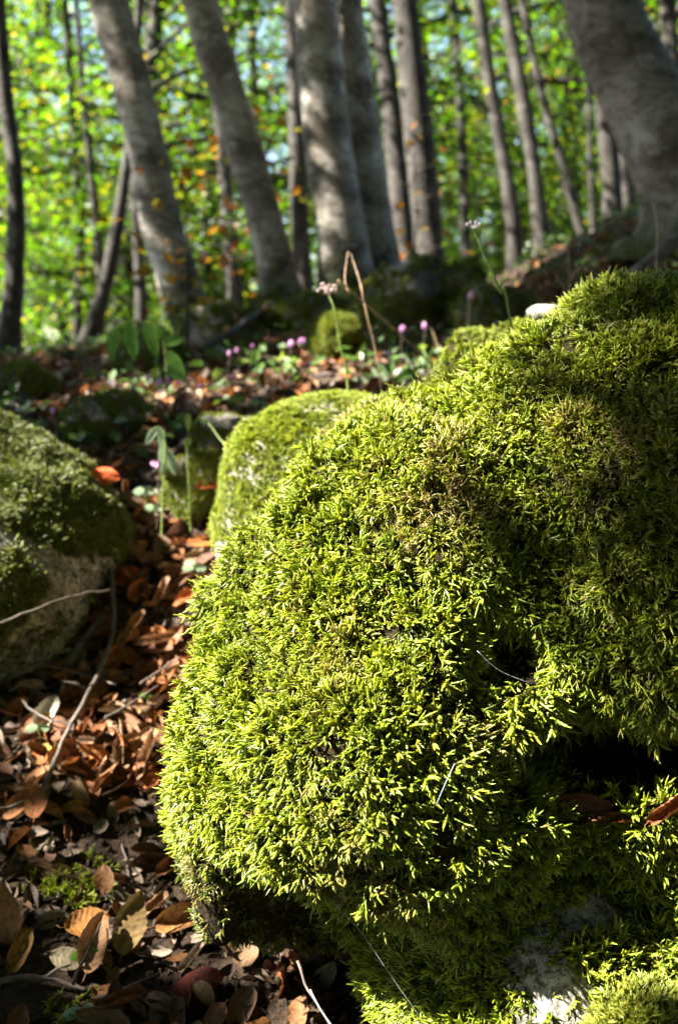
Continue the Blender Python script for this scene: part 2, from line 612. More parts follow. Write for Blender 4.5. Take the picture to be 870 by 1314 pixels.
class Rock:
    """blobs given as (centre, radii in right/up/depth axes of the view, tilt) - plain solid ellipsoids in the world"""
    def __init__(self, blobs, cuts=(), k=0.06, amp=0.012, freq=9, seed=0, amp2=0.0, freq2=40):
        self.blobs, self.cuts, self.k, self.amp, self.freq, self.seed, self.amp2, self.freq2 = blobs, cuts, k, amp, freq, seed, amp2, freq2

    @staticmethod
    def ell(P, b):
        c, r = b[0], b[1]
        tilt = b[2] if len(b) > 2 else 0
        D = P - c
        a, bb, cc = D @ RT, D @ UP, D @ FW
        if tilt:
            ct, st = math.cos(tilt), math.sin(tilt)
            a, bb = a * ct + bb * st, -a * st + bb * ct
        k0 = np.sqrt((a / r[0]) ** 2 + (bb / r[1]) ** 2 + (cc / r[2]) ** 2)
        k1 = np.sqrt((a / r[0] ** 2) ** 2 + (bb / r[1] ** 2) ** 2 + (cc / r[2] ** 2) ** 2)
        return k0 * (k0 - 1) / (k1 + 1e-9)

    def sdf(self, P):
        d = None
        for b in self.blobs:
            e = self.ell(P, b)
            if d is None:
                d = e
            else:
                h = np.clip(0.5 + 0.5 * (d - e) / self.k, 0, 1)
                d = d * (1 - h) + e * h - self.k * h * (1 - h)
        for c in self.cuts:
            e = -self.ell(P, c)
            kk = 0.03
            h = np.clip(0.5 - 0.5 * (d - e) / kk, 0, 1)
            d = d * (1 - h) + e * h + kk * h * (1 - h)
        d = d + self.amp * fbm(P, self.freq, 3, self.seed)
        if self.amp2:
            d = d + self.amp2 * fbm(P, self.freq2, 2, self.seed + 7)
        return d

    def build(self, name, h, mat, parent):
        C = np.array([b[0] for b in self.blobs])
        R = np.array([max(b[1]) for b in self.blobs])[:, None]
        lo, hi = (C - R).min(0) - 0.06, (C + R).max(0) + 0.06
        n = np.ceil((hi - lo) / h).astype(int) + 1
        g = np.stack(np.meshgrid(*[lo[k] + h * np.arange(n[k]) for k in range(3)], indexing='ij'), -1)
        F = self.sdf(g)
        V, Q = surface_nets(F, lo, h)
        self.V, self.Q = V, Q
        e = 0.004
        N = np.stack([self.sdf(V + np.eye(3)[k] * e) - self.sdf(V - np.eye(3)[k] * e) for k in range(3)], -1)
        self.N = N / (np.linalg.norm(N, axis=1, keepdims=True) + 1e-9)
        return obj(name, mesh_np(name, V, Q, mat), parent)

    def sample(self, n, rng):
        """random points on the surface, uniform by area"""
        V, Q = self.V, self.Q
        A, B, C, D = (V[Q[:, k]] for k in range(4))
        ar = np.linalg.norm(np.cross(C - A, D - B), axis=1)
        f = rng.choice(len(Q), n, p=ar / ar.sum())
        s, t = rng.random((2, n))
        w = np.stack([(1 - s) * (1 - t), s * (1 - t), s * t, (1 - s) * t], 1)
        P = sum(w[:, k:k + 1] * V[Q[f, k]] for k in range(4))
        N = sum(w[:, k:k + 1] * self.N[Q[f, k]] for k in range(4))
        return P, N / np.linalg.norm(N, axis=1, keepdims=True)


# ------------------------------------------------------------------ scattered small stuff (point mesh + instances)
def rot_from_axes(Zd, rng, Xh=None):
    """euler angles with local +Z along Zd and a random (or hinted) roll"""
    n = len(Zd)
    Zd = Zd / (np.linalg.norm(Zd, axis=1, keepdims=True) + 1e-9)
    X0 = rng.normal(size=(n, 3)) if Xh is None else Xh
    X0 = X0 - (X0 * Zd).sum(1, keepdims=True) * Zd
    X0 /= np.linalg.norm(X0, axis=1, keepdims=True) + 1e-9
    Y0 = np.cross(Zd, X0)
    # rotation matrix columns X0,Y0,Zd -> XYZ euler
    r20, r21, r22 = X0[:, 2], Y0[:, 2], Zd[:, 2]
    r10, r00 = X0[:, 1], X0[:, 0]
    return np.stack([np.arctan2(r21, r22), np.arcsin(np.clip(-r20, -1, 1)), np.arctan2(r10, r00)], 1)


def scatter(name, P, rot, sc, vi, coll, parent=None, attrs=None, **tags):
    at_ = {'rot': rot, 'sc': np.asarray(sc, float), 'vi': np.asarray(vi, np.int32)}
    at_.update(attrs or {})
    me = mesh_np(name, P, [], None, attrs=at_)
    o = obj(name, me, parent, **tags)
    ng = bpy.data.node_groups.new(name, 'GeometryNodeTree')
    ng.interface.new_socket('Geometry', in_out='INPUT', socket_type='NodeSocketGeometry')
    ng.interface.new_socket('Geometry', in_out='OUTPUT', socket_type='NodeSocketGeometry')
    gi, go = ng.nodes.new('NodeGroupInput'), ng.nodes.new('NodeGroupOutput')
    ip = ng.nodes.new('GeometryNodeInstanceOnPoints')
    ci = ng.nodes.new('GeometryNodeCollectionInfo')
    ci.inputs[0].default_value = coll
    ci.inputs['Separate Children'].default_value = True
    ci.inputs['Reset Children'].default_value = True
    ng.links.new(gi.outputs[0], ip.inputs['Points'])
    ng.links.new(ci.outputs[0], ip.inputs['Instance'])
    ip.inputs['Pick Instance'].default_value = True
    for nm, typ, sock in (('vi', 'INT', 'Instance Index'), ('rot', 'FLOAT_VECTOR', 'Rotation'), ('sc', 'FLOAT', 'Scale')):
        a = ng.nodes.new('GeometryNodeInputNamedAttribute')
        a.data_type = typ
        a.inputs[0].default_value = nm
        ng.links.new(a.outputs[0], ip.inputs[sock])
    ng.links.new(ip.outputs[0], go.inputs[0])
    md = o.modifiers.new('scatter', 'NODES')
    md.node_group = ng
    return o


def hidden_collection(name, meshes):
    c = bpy.data.collections.new(name)          # never linked to the scene: source shapes only
    for k, me in enumerate(meshes):
        o = bpy.data.objects.new('%s_%02d' % (name, k), me)
        c.objects.link(o)
    return c


# -- moss shoots: a curved stem with leafy tapering branchlets on both sides, pointing along +Z
def moss_frond(seed, mat, length=0.02, nb=7, bl=0.0125, br=0.00125, curl=0.5, spread=0.6):
    r = np.random.default_rng(seed)
    mb = MB()
    s = np.linspace(0, 1, 7)
    bend = curl * r.uniform(0.4, 1.3)
    stem = np.stack([bend * length * 0.6 * s ** 2, 0.12 * length * np.sin(s * 3 + r.random() * 6), length * (s - 0.25 * bend * s ** 2)], 1)
    mb.tube(stem, np.interp(s, [0, 0.5, 0.8, 1], [0.0005, br * 0.9, br * 0.9, 0.0002]), 5, t=0.05 + 0.95 * s)
    for k in range(nb):
        f = 0.22 + 0.75 * (k + r.random() * 0.6) / nb
        p0 = np.array([np.interp(f, s, stem[:, q]) for q in range(3)])
        side = 1 if k % 2 else -1
        ang = side * (spread + r.normal() * 0.28)
        L = bl * (1.15 - 0.5 * abs(f - 0.45)) * r.uniform(0.65, 1.25)
        q = np.linspace(0, 1, 13)
        d = np.array([0.35 * r.normal() + 0.35 * bend * f, math.sin(ang), math.cos(ang)])
        d /= np.linalg.norm(d)
        up2 = np.array([0.9 * r.normal() + 0.4, -0.8 * math.sin(ang) + 0.5 * r.normal(), 0.3])
        c = p0 + L * (q[:, None] * d + 0.5 * (q[:, None] ** 2) * up2 * r.uniform(0.4, 1.2))
        rad = br * np.interp(q, [0, 0.18, 0.45, 0.76, 1.0], [0.6, 1.0, 1.1, 0.70, 0.06]) * (1 + 0.26 * (np.arange(13) % 2 * 2 - 1)) * r.uniform(0.75, 1.3)
        mb.tube(c, rad, 5, t=np.clip(0.1 + 0.4 * f + 0.6 * q * (0.5 + 0.5 * f), 0, 1))
    return mb.mesh('moss_shoot', mat, True, 't')


FRONDS = hidden_collection('moss_shoot', [moss_frond(100 + k, M['moss'], 0.019 + 0.004 * (k % 3), 10 + k % 4, 0.0085 + 0.0013 * (k % 4), 0.00088 + 0.00010 * (k % 4), 0.4 + 0.12 * k, 0.62) for k in range(10)] +
                          [moss_frond(150 + k, M['moss'], 0.028, 3, 0.010, 0.00042, 1.6, 0.6) for k in range(3)])
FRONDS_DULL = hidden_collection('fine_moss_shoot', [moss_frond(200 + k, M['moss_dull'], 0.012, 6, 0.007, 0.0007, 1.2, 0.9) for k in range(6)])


def moss_on(name, rock, n, parent, coll, nvar, keep=None, scale=1.0, hang=0.45, seed=1, tint=None, label=None, out=0.75):
    r = np.random.default_rng(seed)
    P, N = rock.sample(n, r)
    k = np.ones(len(P), bool) if keep is None else keep(P, N, r)
    P, N = P[k], N[k]
    down = np.array((0, 0, -1.0)) - (N @ np.array((0, 0, -1.0)))[:, None] * N
    D = out * N + hang * down + 0.28 * r.normal(size=P.shape) + 0.6 * np.stack([noise(P, 17, 3), noise(P, 17, 4), noise(P, 17, 5)], 1)
    rot = rot_from_axes(D, r)
    sc = scale * r.uniform(0.65, 1.3, len(P)) * (1 + 0.35 * noise(P, 24, 8))
    tn = np.clip(0.25 + 0.30 * fbm(P, 14, 2, 40) + 0.12 * r.normal(size=len(P)), 0, 0.9) if tint is None else tint(P, N, r)
    vi = r.integers(0, nvar, len(P))
    if nvar == 10:
        dead = r.random(len(P)) < 0.05
        vi = np.where(dead, r.integers(10, 13, len(P)), vi)
        tn = np.where(dead, r.uniform(0.75, 1.0, len(P)), tn)
    return scatter(name, P - N * 0.004, rot, sc, vi, coll, parent, {'tint': tn}, kind='stuff', label=label)


def to_px(P):
    D = P - CAM
    d = D @ FW
    return 435 + FPX * (D @ RT) / d, 657 - FPX * (D @ UP) / d, d


def thing(name, loc, label, cat, group=None):
    o = bpy.data.objects.new(name, None)
    o.empty_display_size = 0.05
    o.location = loc
    COL.objects.link(o)
    o['label'] = label
    o['category'] = cat
    if group:
        o['group'] = group
    return o


def local_child(o, root):
    """the part was built in world coordinates; keep it there under its root"""
    o.parent = root
    o.matrix_parent_inverse = Matrix.Translation(-Vector(root.location))
    return o


# ---- the big boulder
boulder = Rock([(at(885, 785, 1.30), (0.385, 0.375, 0.40)),
                (at(588, 820, 1.22), (0.25, 0.25, 0.25)),
                (at(496, 996, 1.13), (0.210, 0.193, 0.235)),
                (at(800, 930, 1.22), (0.30, 0.19, 0.26)),
                (at(610, 1180, 1.12), (0.13, 0.14, 0.17)),
                (at(395, 860, 1.17), (0.10, 0.13, 0.12)),
                (at(540, 610, 1.32), (0.10, 0.085, 0.12)),
                (at(335, 1090, 1.18), (0.080, 0.080, 0.10))],
               [(at(385, 1378, 0.96), (0.165, 0.165, 0.19)),
                (at(820, 985, 0.92), (0.125, 0.046, 0.20)),
                (at(655, 850, 0.92), (0.040, 0.032, 0.10))],
               0.045, 0.013, 9, 3, 0.008, 30)
root = thing('mossy_boulder', at(620, 1200, 1.2), 'big boulder covered in thick yellow-green moss filling the lower half', 'boulder')
o = boulder.build('rock', 0.0085, M['moss_base'], None)
local_child(o, root)


def keep_main(P, N, r):
    px, py, d = to_px(P)
    facing = ((CAM - P) * N).sum(1) / np.linalg.norm(CAM - P, axis=1)
    k = (facing > -0.75) & (px < 1300)
    k &= ~((((px - 820) / 125) ** 2 + ((py - 988) / 48) ** 2 < 1 + 0.8 * noise(P, 40, 6)) & (d < 1.3))
    k &= ~(((px - 655) / 45) ** 2 + ((py - 850) / 38) ** 2 < 1) | (r.random(len(P)) < 0.15)
    under = (py > 1130 + (px - 400) * 1.27) & (px < 560) & (px > 330) & (d > 0.95)      # bare rock below the lip
    k &= ~under
    k &= ~((px < 430) & (py > 1060 + 0.40 * (px - 210) + 14 * noise(P, 30, 8)))                   # fine moss there instead
    k &= noise(P, 42, 77) > -0.64
    return k


def tint_main(P, N, r):
    px, py, d = to_px(P)
    t = 0.36 + 0.36 * fbm(P, 13, 2, 40) + 0.13 * r.normal(size=len(P))
    for (cx, cy, rx, ry, a) in ((640, 640, 60, 40, 0.5), (600, 700, 30, 60, 0.35), (470, 700, 80, 60, 0.2), (560, 560, 90, 40, 0.2)):
        t = t + a * np.exp(-((px - cx) / rx) ** 2 - ((py - cy) / ry) ** 2)
    return np.clip(t, 0, 1)


o = moss_on('moss', boulder, 150000, None, FRONDS, 10, keep_main, 0.80, 0.85, 5, tint_main, None, 0.42)
local_child(o, root)


o = moss_on('short_moss', boulder, 30000, None, FRONDS_DULL, 6, lambda P, N, r: keep_main(P, N, r) | ((to_px(P)[0] > 570) & (((CAM - P) * N).sum(1) > 0) & (r.random(len(P)) < 0.5)), 0.9, 0.4, 7, lambda P, N, r: np.clip(0.45 + 0.3 * noise(P, 25, 2) + 0.15 * r.normal(size=len(P)), 0, 0.9))
local_child(o, root)


def keep_rim(P, N, r):
    px, py, d = to_px(P)
    return (np.abs(px - 790) < 150) & (py > 870) & (py < 965) & (d < 1.06) & (noise(P, 30, 12) > -0.2)


o = moss_on('hanging_moss', boulder, 60000, None, FRONDS, 10, keep_rim, 1.25, 1.4, 8, tint_main, None, 0.12)
local_child(o, root)


def keep_fine(P, N, r):
    px, py, d = to_px(P)
    return (px < 430) & (py > 1040) & (py < 1205 + 0.1 * (px - 300)) & (noise(P, 60, 5) > -0.3)


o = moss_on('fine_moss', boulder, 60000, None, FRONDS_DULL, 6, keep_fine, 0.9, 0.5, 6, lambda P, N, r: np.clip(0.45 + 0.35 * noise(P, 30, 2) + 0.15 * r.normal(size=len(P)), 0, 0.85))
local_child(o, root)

# ---- the other rocks
ROCKS = [boulder]


def small_rock(name, label, blobs, n, mat=M['rock_moss'], h=0.012, scale=0.7, keep=None, k=0.025, amp=0.034, freq=11, seed=0, coll=FRONDS, nv=10, tint=None, cuts=(), hang=0.3, out=0.8):
    rk = Rock(blobs, cuts, k, amp, freq, seed, amp * 0.25, freq * 4)
    base = blobs[0][0].copy()
    base[2] -= blobs[0][1][1]
    rt = thing(name, base, label, 'rock')
    local_child(rk.build('rock', h, mat, None), rt)

    def kp(P, N, r):
        facing = ((CAM - P) * N).sum(1) / np.linalg.norm(CAM - P, axis=1)
        kk = (facing > -0.5) & (P[:, 2] > ground_z(P[:, 0], P[:, 1]) - 0.02)
        return kk & keep(P, N, r) if keep else kk & (noise(P, 26, 15) > -0.35)
    if n:
        local_child(moss_on('moss', rk, n, None, coll, nv, kp, scale, hang, seed + 50, tint, None, out), rt)
    ROCKS.append(rk)
    return rk


def keep_left(P, N, r):
    px, py, d = to_px(P)
    band = (np.abs((py - 690) - (px - 0) * 0.45) < 18) & (noise(P, 30, 3) > -0.5)            # pale seam across the face
    low = (py > 700 + 0.10 * px) & (px + 0.75 * (py - 700) > 95) & (py > 665)
    ridge = (np.abs(py - (560 + (px - 60) * 0.55)) < 7) & (px > 60) & (px < 125)
    bare = band | low | ridge | (noise(P, 16, 9) > 0.62)
    return ~bare | (r.random(len(P)) < 0.05)


small_rock('mossy_rock', 'grey limestone rock with dark moss patches at the left edge of the picture',
           [(at(-75, 775, 1.80), (0.19, 0.17, 0.19)), (at(42, 626, 2.0), (0.215, 0.088, 0.14), -0.60), (at(5, 755, 1.78), (0.125, 0.105, 0.12), -0.7), (at(40, 690, 1.88), (0.10, 0.075, 0.10), -0.5)],
           44000, M['rock'], 0.010, 1.15, keep_left, 0.09, 0.014, 10, 12, FRONDS_DULL, 6, tint=lambda P, N, r: np.clip(0.28 + 0.3 * noise(P, 14, 4) + 0.12 * r.normal(size=len(P)), 0, 0.8))  # dull olive moss here also stands in for shade on the face
small_rock('mossy_rock', 'rounded sunlit rock with short bright green moss just behind the big boulder',
           [(at(425, 622, 1.78), (0.172, 0.148, 0.15)), (at(330, 680, 1.76), (0.06, 0.075, 0.08)), (at(405, 725, 1.80), (0.155, 0.125, 0.13))],
           34000, M['rock'], 0.010, 0.46, lambda P, N, r: (to_px(P)[1] < 690 + 24 * noise(P, 30, 1)), 0.05, 0.008, 11, 22, hang=0.1, out=1.0,
           tint=lambda P, N, r: np.clip(0.15 + 0.12 * r.normal(size=len(P)), 0, 0.5))
def keep_low(P, N, r):
    px, py, d = to_px(P)
    e = lambda cx, cy, rx, ry: ((px - cx) / rx) ** 2 + ((py - cy) / ry) ** 2 < 1 + 0.9 * fbm(P, 55, 2, 4)
    bare = e(772, 1160, 58, 62) | e(690, 1218, 44, 54) | e(735, 1120, 20, 28) | e(715, 1285, 28, 60)
    return ~bare | (r.random(len(P)) < 0.04)


small_rock('mossy_rock', 'shaded mossy rock with bare white patches below the dark cleft, bottom right',
           [(at(815, 1235, 1.10), (0.25, 0.140, 0.20)), (at(700, 1215, 1.04), (0.10, 0.105, 0.14)), (at(770, 1330, 1.00), (0.18, 0.10, 0.13))],
           34000, M['rock'], 0.010, 0.85, keep_low, 0.04, 0.013, 12, 91, hang=0.6, out=0.5)
small_rock('mossy_stone', 'small sunlit mossy stone in the bottom right corner',
           [(at(810, 1330, 0.86), (0.034, 0.018, 0.03), 0.6), (at(838, 1312, 0.87), (0.018, 0.012, 0.02))], 1800, M['rock'], 0.006, 0.6, lambda P, N, r: P[:, 2] > -9, 0.03, 0.006, 20, 95, hang=0.0, out=1.0,
           tint=lambda P, N, r: np.full(len(P), 0.6))
small_rock('mossy_stone', 'pale sunlit mossy stone peeping over the top edge of the big boulder',
           [(at(655, 462, 1.75), (0.10, 0.055, 0.08), 0.4), (at(680, 585, 1.78), (0.13, 0.19, 0.10)), (at(640, 760, 1.85), (0.16, 0.20, 0.12))], 22000, M['moss_base'], 0.010, 0.45, lambda P, N, r: to_px(P)[1] < 560, hang=0.0, out=1.0, seed=31, tint=lambda P, N, r: np.full(len(P), 0.45))
small_rock('mossy_stone', 'small round dark mossy stone behind the left rock',
           [(at(130, 542, 2.45), (0.070, 0.050, 0.06)), (at(112, 552, 2.45), (0.045, 0.045, 0.05))], 5000, M['rock'], 0.010, 0.42, seed=41)
small_rock('mossy_stone', 'mossy stone in the gap leaning on a dark stick',
           [(at(262, 612, 2.06), (0.062, 0.048, 0.06)), (at(235, 610, 2.06), (0.04, 0.04, 0.05))], 6000, M['rock'], 0.010, 0.4, lambda P, N, r: (to_px(P)[0] < 280 + 14 * noise(P, 40, 2)), seed=51)
small_rock('mossy_stone', 'flat dark mossy stone above the gap, under the yellow seed pods',
           [(at(285, 562, 2.28), (0.075, 0.038, 0.07))], 4500, M['rock'], 0.010, 0.4, seed=61)
small_rock('mossy_stone', 'small green mossy stone at the foot of the central double trunk',
           [(at(428, 440, 3.1), (0.075, 0.050, 0.08))], 4500, M['moss_base'], 0.014, 0.65, lambda P, N, r: P[:, 2] > -9, seed=71)
small_rock('mossy_rock', 'long dark mossy rock with white patches beside the central double trunk',
           [(at(560, 372, 3.9), (0.16, 0.10, 0.14)), (at(520, 385, 3.8), (0.12, 0.11, 0.12)), (at(600, 392, 3.9), (0.10, 0.07, 0.12)), (at(555, 412, 3.9), (0.17, 0.10, 0.14))], 7000, M['rock'], 0.018, 0.8,
           lambda P, N, r: ~((((to_px(P)[0] - 545) / 22) ** 2 + ((to_px(P)[1] - 362) / 18) ** 2 < 1) | (((to_px(P)[0] - 512) / 18) ** 2 + ((to_px(P)[1] - 338) / 10) ** 2 < 1)), seed=81)


for (cx, cy, d_, ra, rb, sd, lab) in ((285, 425, 4.3, 0.16, 0.10, 101, 'dark mossy hummock right of the leftmost big trunk foot'), (342, 418, 4.4, 0.10, 0.09, 111, 'dark mossy hummock under the second leaning trunk'),
                                       (405, 412, 4.3, 0.12, 0.10, 121, 'dark mossy hummock between the second trunk and the double trunk'), (492, 400, 4.2, 0.11, 0.12, 131, 'dark mossy hummock against the double trunk foot'),
                                       (190, 460, 3.6, 0.10, 0.075, 141, 'low mossy stone under the broad-leaved plant'), (20, 505, 3.0, 0.10, 0.07, 151, 'mossy stone above the left rock at the left edge'),
                                       (640, 410, 3.6, 0.14, 0.09, 161, 'mossy stone under the parallel pair of trunks')):
    small_rock('mossy_stone', lab, [(at(cx, cy, d_), (ra, rb, ra * 0.9)), (at(cx + 14, cy + 8, d_), (ra * 0.8, rb * 0.7, ra * 0.7))], 3600, M['rock'], 0.018, 0.7, lambda P, N, r: noise(P, 9, 4) > -0.45, 0.03, 0.035, 9, sd)


def bare_stone(name, label, c, r, seed, mat, h=0.006):
    rk = Rock([(c, r), (c + np.array((r[0] * 0.5, 0, -r[1] * 0.3)), (r[0] * 0.8, r[1] * 0.8, r[2]))], (), 0.02, min(r) * 0.22, 0.5 / min(r), seed, min(r) * 0.06, 2.0 / min(r))
    o = rk.build(name, h, mat, None)
    o['label'] = label
    o['category'] = 'stone'
    ROCKS.append(rk)


bare_stone('limestone_chunk', 'bright white bare stone behind the crest of the big boulder', at(703, 402, 1.74), (0.036, 0.013, 0.03), 5, M['rock'], 0.004)
bare_stone('limestone_chunk', 'white sunlit stone beside the pale leafy tuft', hit_ground(524, 486)[0], (0.055, 0.030, 0.04), 6, M['rock'])

# ------------------------------------------------------------------ fallen leaves
def leaf_mesh(seed, mat, nl=14, nw=8, bend=0.3, roll=0.4, twist=0.3, pleat=0.016, broken=0.0):
    """a beech blade, 1 long along +Y, pleated along its side veins, curled; with its stalk"""
    r = np.random.default_rng(seed)
    s = np.linspace(0, 1, nl + 1)
    q = np.linspace(-1, 1, nw + 1)
    S, Qq = np.meshgrid(s, q, indexing='ij')
    w = 0.31 * np.sin(np.pi * np.clip(S, 0, 1) ** 0.85) ** 0.75 * (1 + 0.05 * r.normal(size=S.shape) * (np.abs(Qq) > 0.9))
    w[0] = 0.012
    w[-1] = 0.004
    if broken:
        w = w * (1 - broken * np.clip(noise(np.stack([S, Qq, S * 0], -1), 2.5, seed), 0, 1))
    x = Qq * w
    ph = (S - 0.55 * np.abs(x)) * 2 * np.pi * 8
    cor = np.sin(ph)
    z = pleat * cor * np.clip(np.abs(Qq) * 3, 0, 1) * np.sin(np.pi * S) + 0.015 * np.abs(Qq)
    z = z + 0.04 * noise(np.stack([S, Qq * 0.6, S * 0 + seed], -1), 2.2, seed)
    # roll across the blade
    R = roll * r.uniform(0.6, 1.3)
    a = x / 0.31 * R * 1.6
    if abs(R) > 1e-3:
        x2 = np.sin(a) * 0.31 / (R * 1.6)
        z = z * np.cos(a) + (1 - np.cos(a)) * 0.31 / (R * 1.6)
    else:
        x2 = x
    # bend along the blade
    B = bend * r.uniform(0.5, 1.4)
    th = B * (S - 0.4)
    y2 = np.where(abs(B) > 1e-3, np.sin(th) / B, S - 0.4)
    z2 = (1 - np.cos(th)) / B
    yy = y2 - z * np.sin(th)
    zz = z2 + z * np.cos(th)
    tw = twist * r.normal() * (S - 0.5)
    X_ = x2 * np.cos(tw) - zz * np.sin(tw)
    Z_ = x2 * np.sin(tw) + zz * np.cos(tw)
    V = np.stack([X_, yy, Z_], -1).reshape(-1, 3)
    i, j = np.meshgrid(np.arange(nl), np.arange(nw), indexing='ij')
    n = nw + 1
    Q = np.stack([i * n + j, i * n + j + 1, (i + 1) * n + j + 1, (i + 1) * n + j], -1).reshape(-1, 4)
    mb = MB()
    mb.add(V, None, Q, (0.5 + 0.4 * cor * np.clip(np.abs(Qq) * 3, 0, 1)).ravel())
    p0 = V[nw // 2]
    d = np.array((0.02 * r.normal(), -0.12, 0.03))
    mb.tube(np.stack([p0 + np.array((0, 0.03, 0)), p0 + d * 0.5, p0 + d * 1.1 + np.array((0.03 * r.normal(), 0, 0.01))]), [0.010, 0.008, 0.007], 4, t=np.array((0.3, 0.3, 0.3)))
    return mb.mesh('fallen_leaf', mat, True, 't')


_LM = [leaf_mesh(300 + k, M['leaf_obj'], bend=b_, roll=r_, twist=0.5) for k, (b_, r_) in enumerate([(0.25, 0.25), (0.5, 0.6), (-0.7, 0.9), (0.9, 0.5), (0.3, 1.5), (-0.4, -0.7), (0.6, 1.1), (0.2, -0.35)])]
_HERO = [leaf_mesh(330 + k, M['leaf_obj'], 26, 14, bend=b_, roll=r_, twist=0.6, pleat=0.011, broken=0.22) for k, (b_, r_) in enumerate([(0.3, 0.25), (0.4, 0.7), (-0.5, 0.8), (0.5, 1.4), (0.25, -0.5), (0.8, 0.4)])]
_frag = [leaf_mesh(350 + k, M['leaf_pts'], 9, 6, bend=0.5 * (-1) ** k, roll=0.3 + 0.25 * k, broken=0.15 + 0.14 * k) for k in range(6)]
FRAG = hidden_collection('leaf_fragment', _frag)

LEAF_COLS = [(0.30, 0.11, 0.035), (0.22, 0.085, 0.03), (0.36, 0.17, 0.06), (0.16, 0.07, 0.035), (0.25, 0.15, 0.08), (0.38, 0.13, 0.025), (0.12, 0.06, 0.035), (0.30, 0.19, 0.10)]


def frame_from(n, h):
    n = n / np.linalg.norm(n)
    h = h - (h @ n) * n
    h = h / (np.linalg.norm(h) + 1e-9)
    x = np.cross(h, n)
    return Matrix(((x[0], h[0], n[0]), (x[1], h[1], n[1]), (x[2], h[2], n[2]))).to_4x4()


def put_leaf(p, n, h, length, col, me, label, group=None):
    o = bpy.data.objects.new('fallen_leaf', me)
    COL.objects.link(o)
    o.matrix_world = Matrix.Translation(Vector(p)) @ frame_from(n, h) @ Matrix.Diagonal((length * random.uniform(0.8, 1.15), length, length * random.uniform(0.7, 1.3), 1))
    o.color = (*col, 1)
    o['label'] = label
    o['category'] = 'leaf'
    if group:
        o['group'] = group
    return o


def hero_leaf(px, py, ang, length, col, v, label, tilt=(0, -0.5, 0), lift=0.012, p=None):
    if p is None:
        p, _ = hit_ground(px, py)
    q, _ = hit_ground(px + 14 * math.cos(math.radians(ang)), py - 14 * math.sin(math.radians(ang)))
    p0, _ = hit_ground(px, py)
    n = ground_n(p[0:1], p[1:2])[0] + np.array(tilt)
    return put_leaf(p + np.array((0, 0, lift)), n, q - p0 + 1e-4, length * LS, tuple(0.72 * x for x in col), _HERO[v], label)


LS = 0.86
TAN, ORG, OLV, RED, GRY, BRN, YEL, WHT = (0.40, 0.20, 0.085), (0.42, 0.15, 0.03), (0.30, 0.20, 0.075), (0.11, 0.013, 0.004), (0.30, 0.23, 0.16), (0.17, 0.07, 0.03), (0.42, 0.27, 0.04), (0.62, 0.58, 0.45)
H = hero_leaf
H(166, 838, 52, 0.092, TAN, 3, 'long curled tan leaf lying across the long twig', (0.1, -0.5, 0), 0.03)
H(103, 790, 62, 0.080, (0.42, 0.22, 0.09), 1, 'ribbed tan leaf leaning on the left rock beside the twig', (-0.1, -0.9, 0), 0.025)
H(57, 852, 40, 0.062, (0.40, 0.19, 0.05), 5, 'amber leaf at the foot of the left rock', (0, -0.4, 0))
H(60, 938, 60, 0.085, WHT, 2, 'pale bleached cream leaf among brown ones', (0.2, -0.4, 0), 0.02)
H(70, 968, 10, 0.060, YEL, 0, 'yellow and green leaf below the pale cream leaf', (0, -0.3, 0), 0.012)
H(207, 786, 55, 0.080, (0.36, 0.20, 0.11), 3, 'tightly rolled brownish pink leaf near the seedling', (0.1, -0.4, 0), 0.03)
H(240, 790, 20, 0.070, (0.45, 0.15, 0.04), 1, 'sunlit orange leaf with a red spot beside the boulder moss', (-0.2, -0.4, 0), 0.025)
H(200, 848, 12, 0.088, (0.36, 0.20, 0.10), 3, 'pale curled leaf edge arching right of the long twig', (0, -0.2, 0), 0.03)
H(176, 775, 50, 0.060, (0.42, 0.11, 0.02), 2, 'glossy deep orange leaf above the long curled tan one', (0.2, -0.5, 0), 0.02)
H(160, 757, 30, 0.062, (0.34, 0.07, 0.02), 4, 'upturned red-brown leaf at the top end of the long twig', (0, -0.6, 0), 0.02)
H(173, 724, 25, 0.060, (0.38, 0.17, 0.05), 0, 'amber leaf topmost of the pile between the rocks', (0, -0.6, 0), 0.02)
H(225, 752, 15, 0.065, BRN, 1, 'dark brown folded leaf below the pale seedling', (0, -0.4, 0), 0.02)
H(172, 946, 150, 0.062, (0.27, 0.13, 0.06), 1, 'flat brown leaf right of the long twig, halfway down', (0, -0.3, 0), 0.015)
H(190, 984, 55, 0.072, (0.36, 0.20, 0.11), 3, 'curled pinkish tan leaf touching the boulder moss', (-0.2, -0.3, 0), 0.02)
H(14, 922, 10, 0.060, ORG, 4, 'orange leaf cut by the left edge below the rock', (0, -0.4, 0), 0.015)
H(28, 1056, 20, 0.075, (0.40, 0.18, 0.07), 1, 'broad orange-brown leaf under a thin twig at the left edge', (0, -0.4, 0), 0.02)
H(48, 1062, 80, 0.060, (0.40, 0.15, 0.05), 0, 'bright orange leaf overlapping the broad one at the left edge', (0, -0.4, 0), 0.03)
H(91, 1049, 20, 0.040, (0.48, 0.24, 0.04), 0, 'small golden orange leaf alone on dark soil', (0, -0.5, 0), 0.012)
H(196, 1017, 15, 0.045, (0.42, 0.12, 0.03), 2, 'small fiery orange leaf tucked against the boulder moss', (0, -0.4, 0), 0.015)
H(12, 1208, 100, 0.080, (0.40, 0.20, 0.09), 0, 'large orange-brown leaf cut by the left edge near the bottom', (0.3, -0.7, 0), 0.025)
H(26, 1246, 60, 0.060, (0.34, 0.18, 0.05), 1, 'spotted amber leaf beside the green two-leaved seedling', (0, -0.4, 0), 0.015)
H(108, 1222, 25, 0.062, (0.44, 0.20, 0.05), 5, 'crumpled orange leaf above the tan ribbed leaf', (0, -0.4, 0), 0.03)
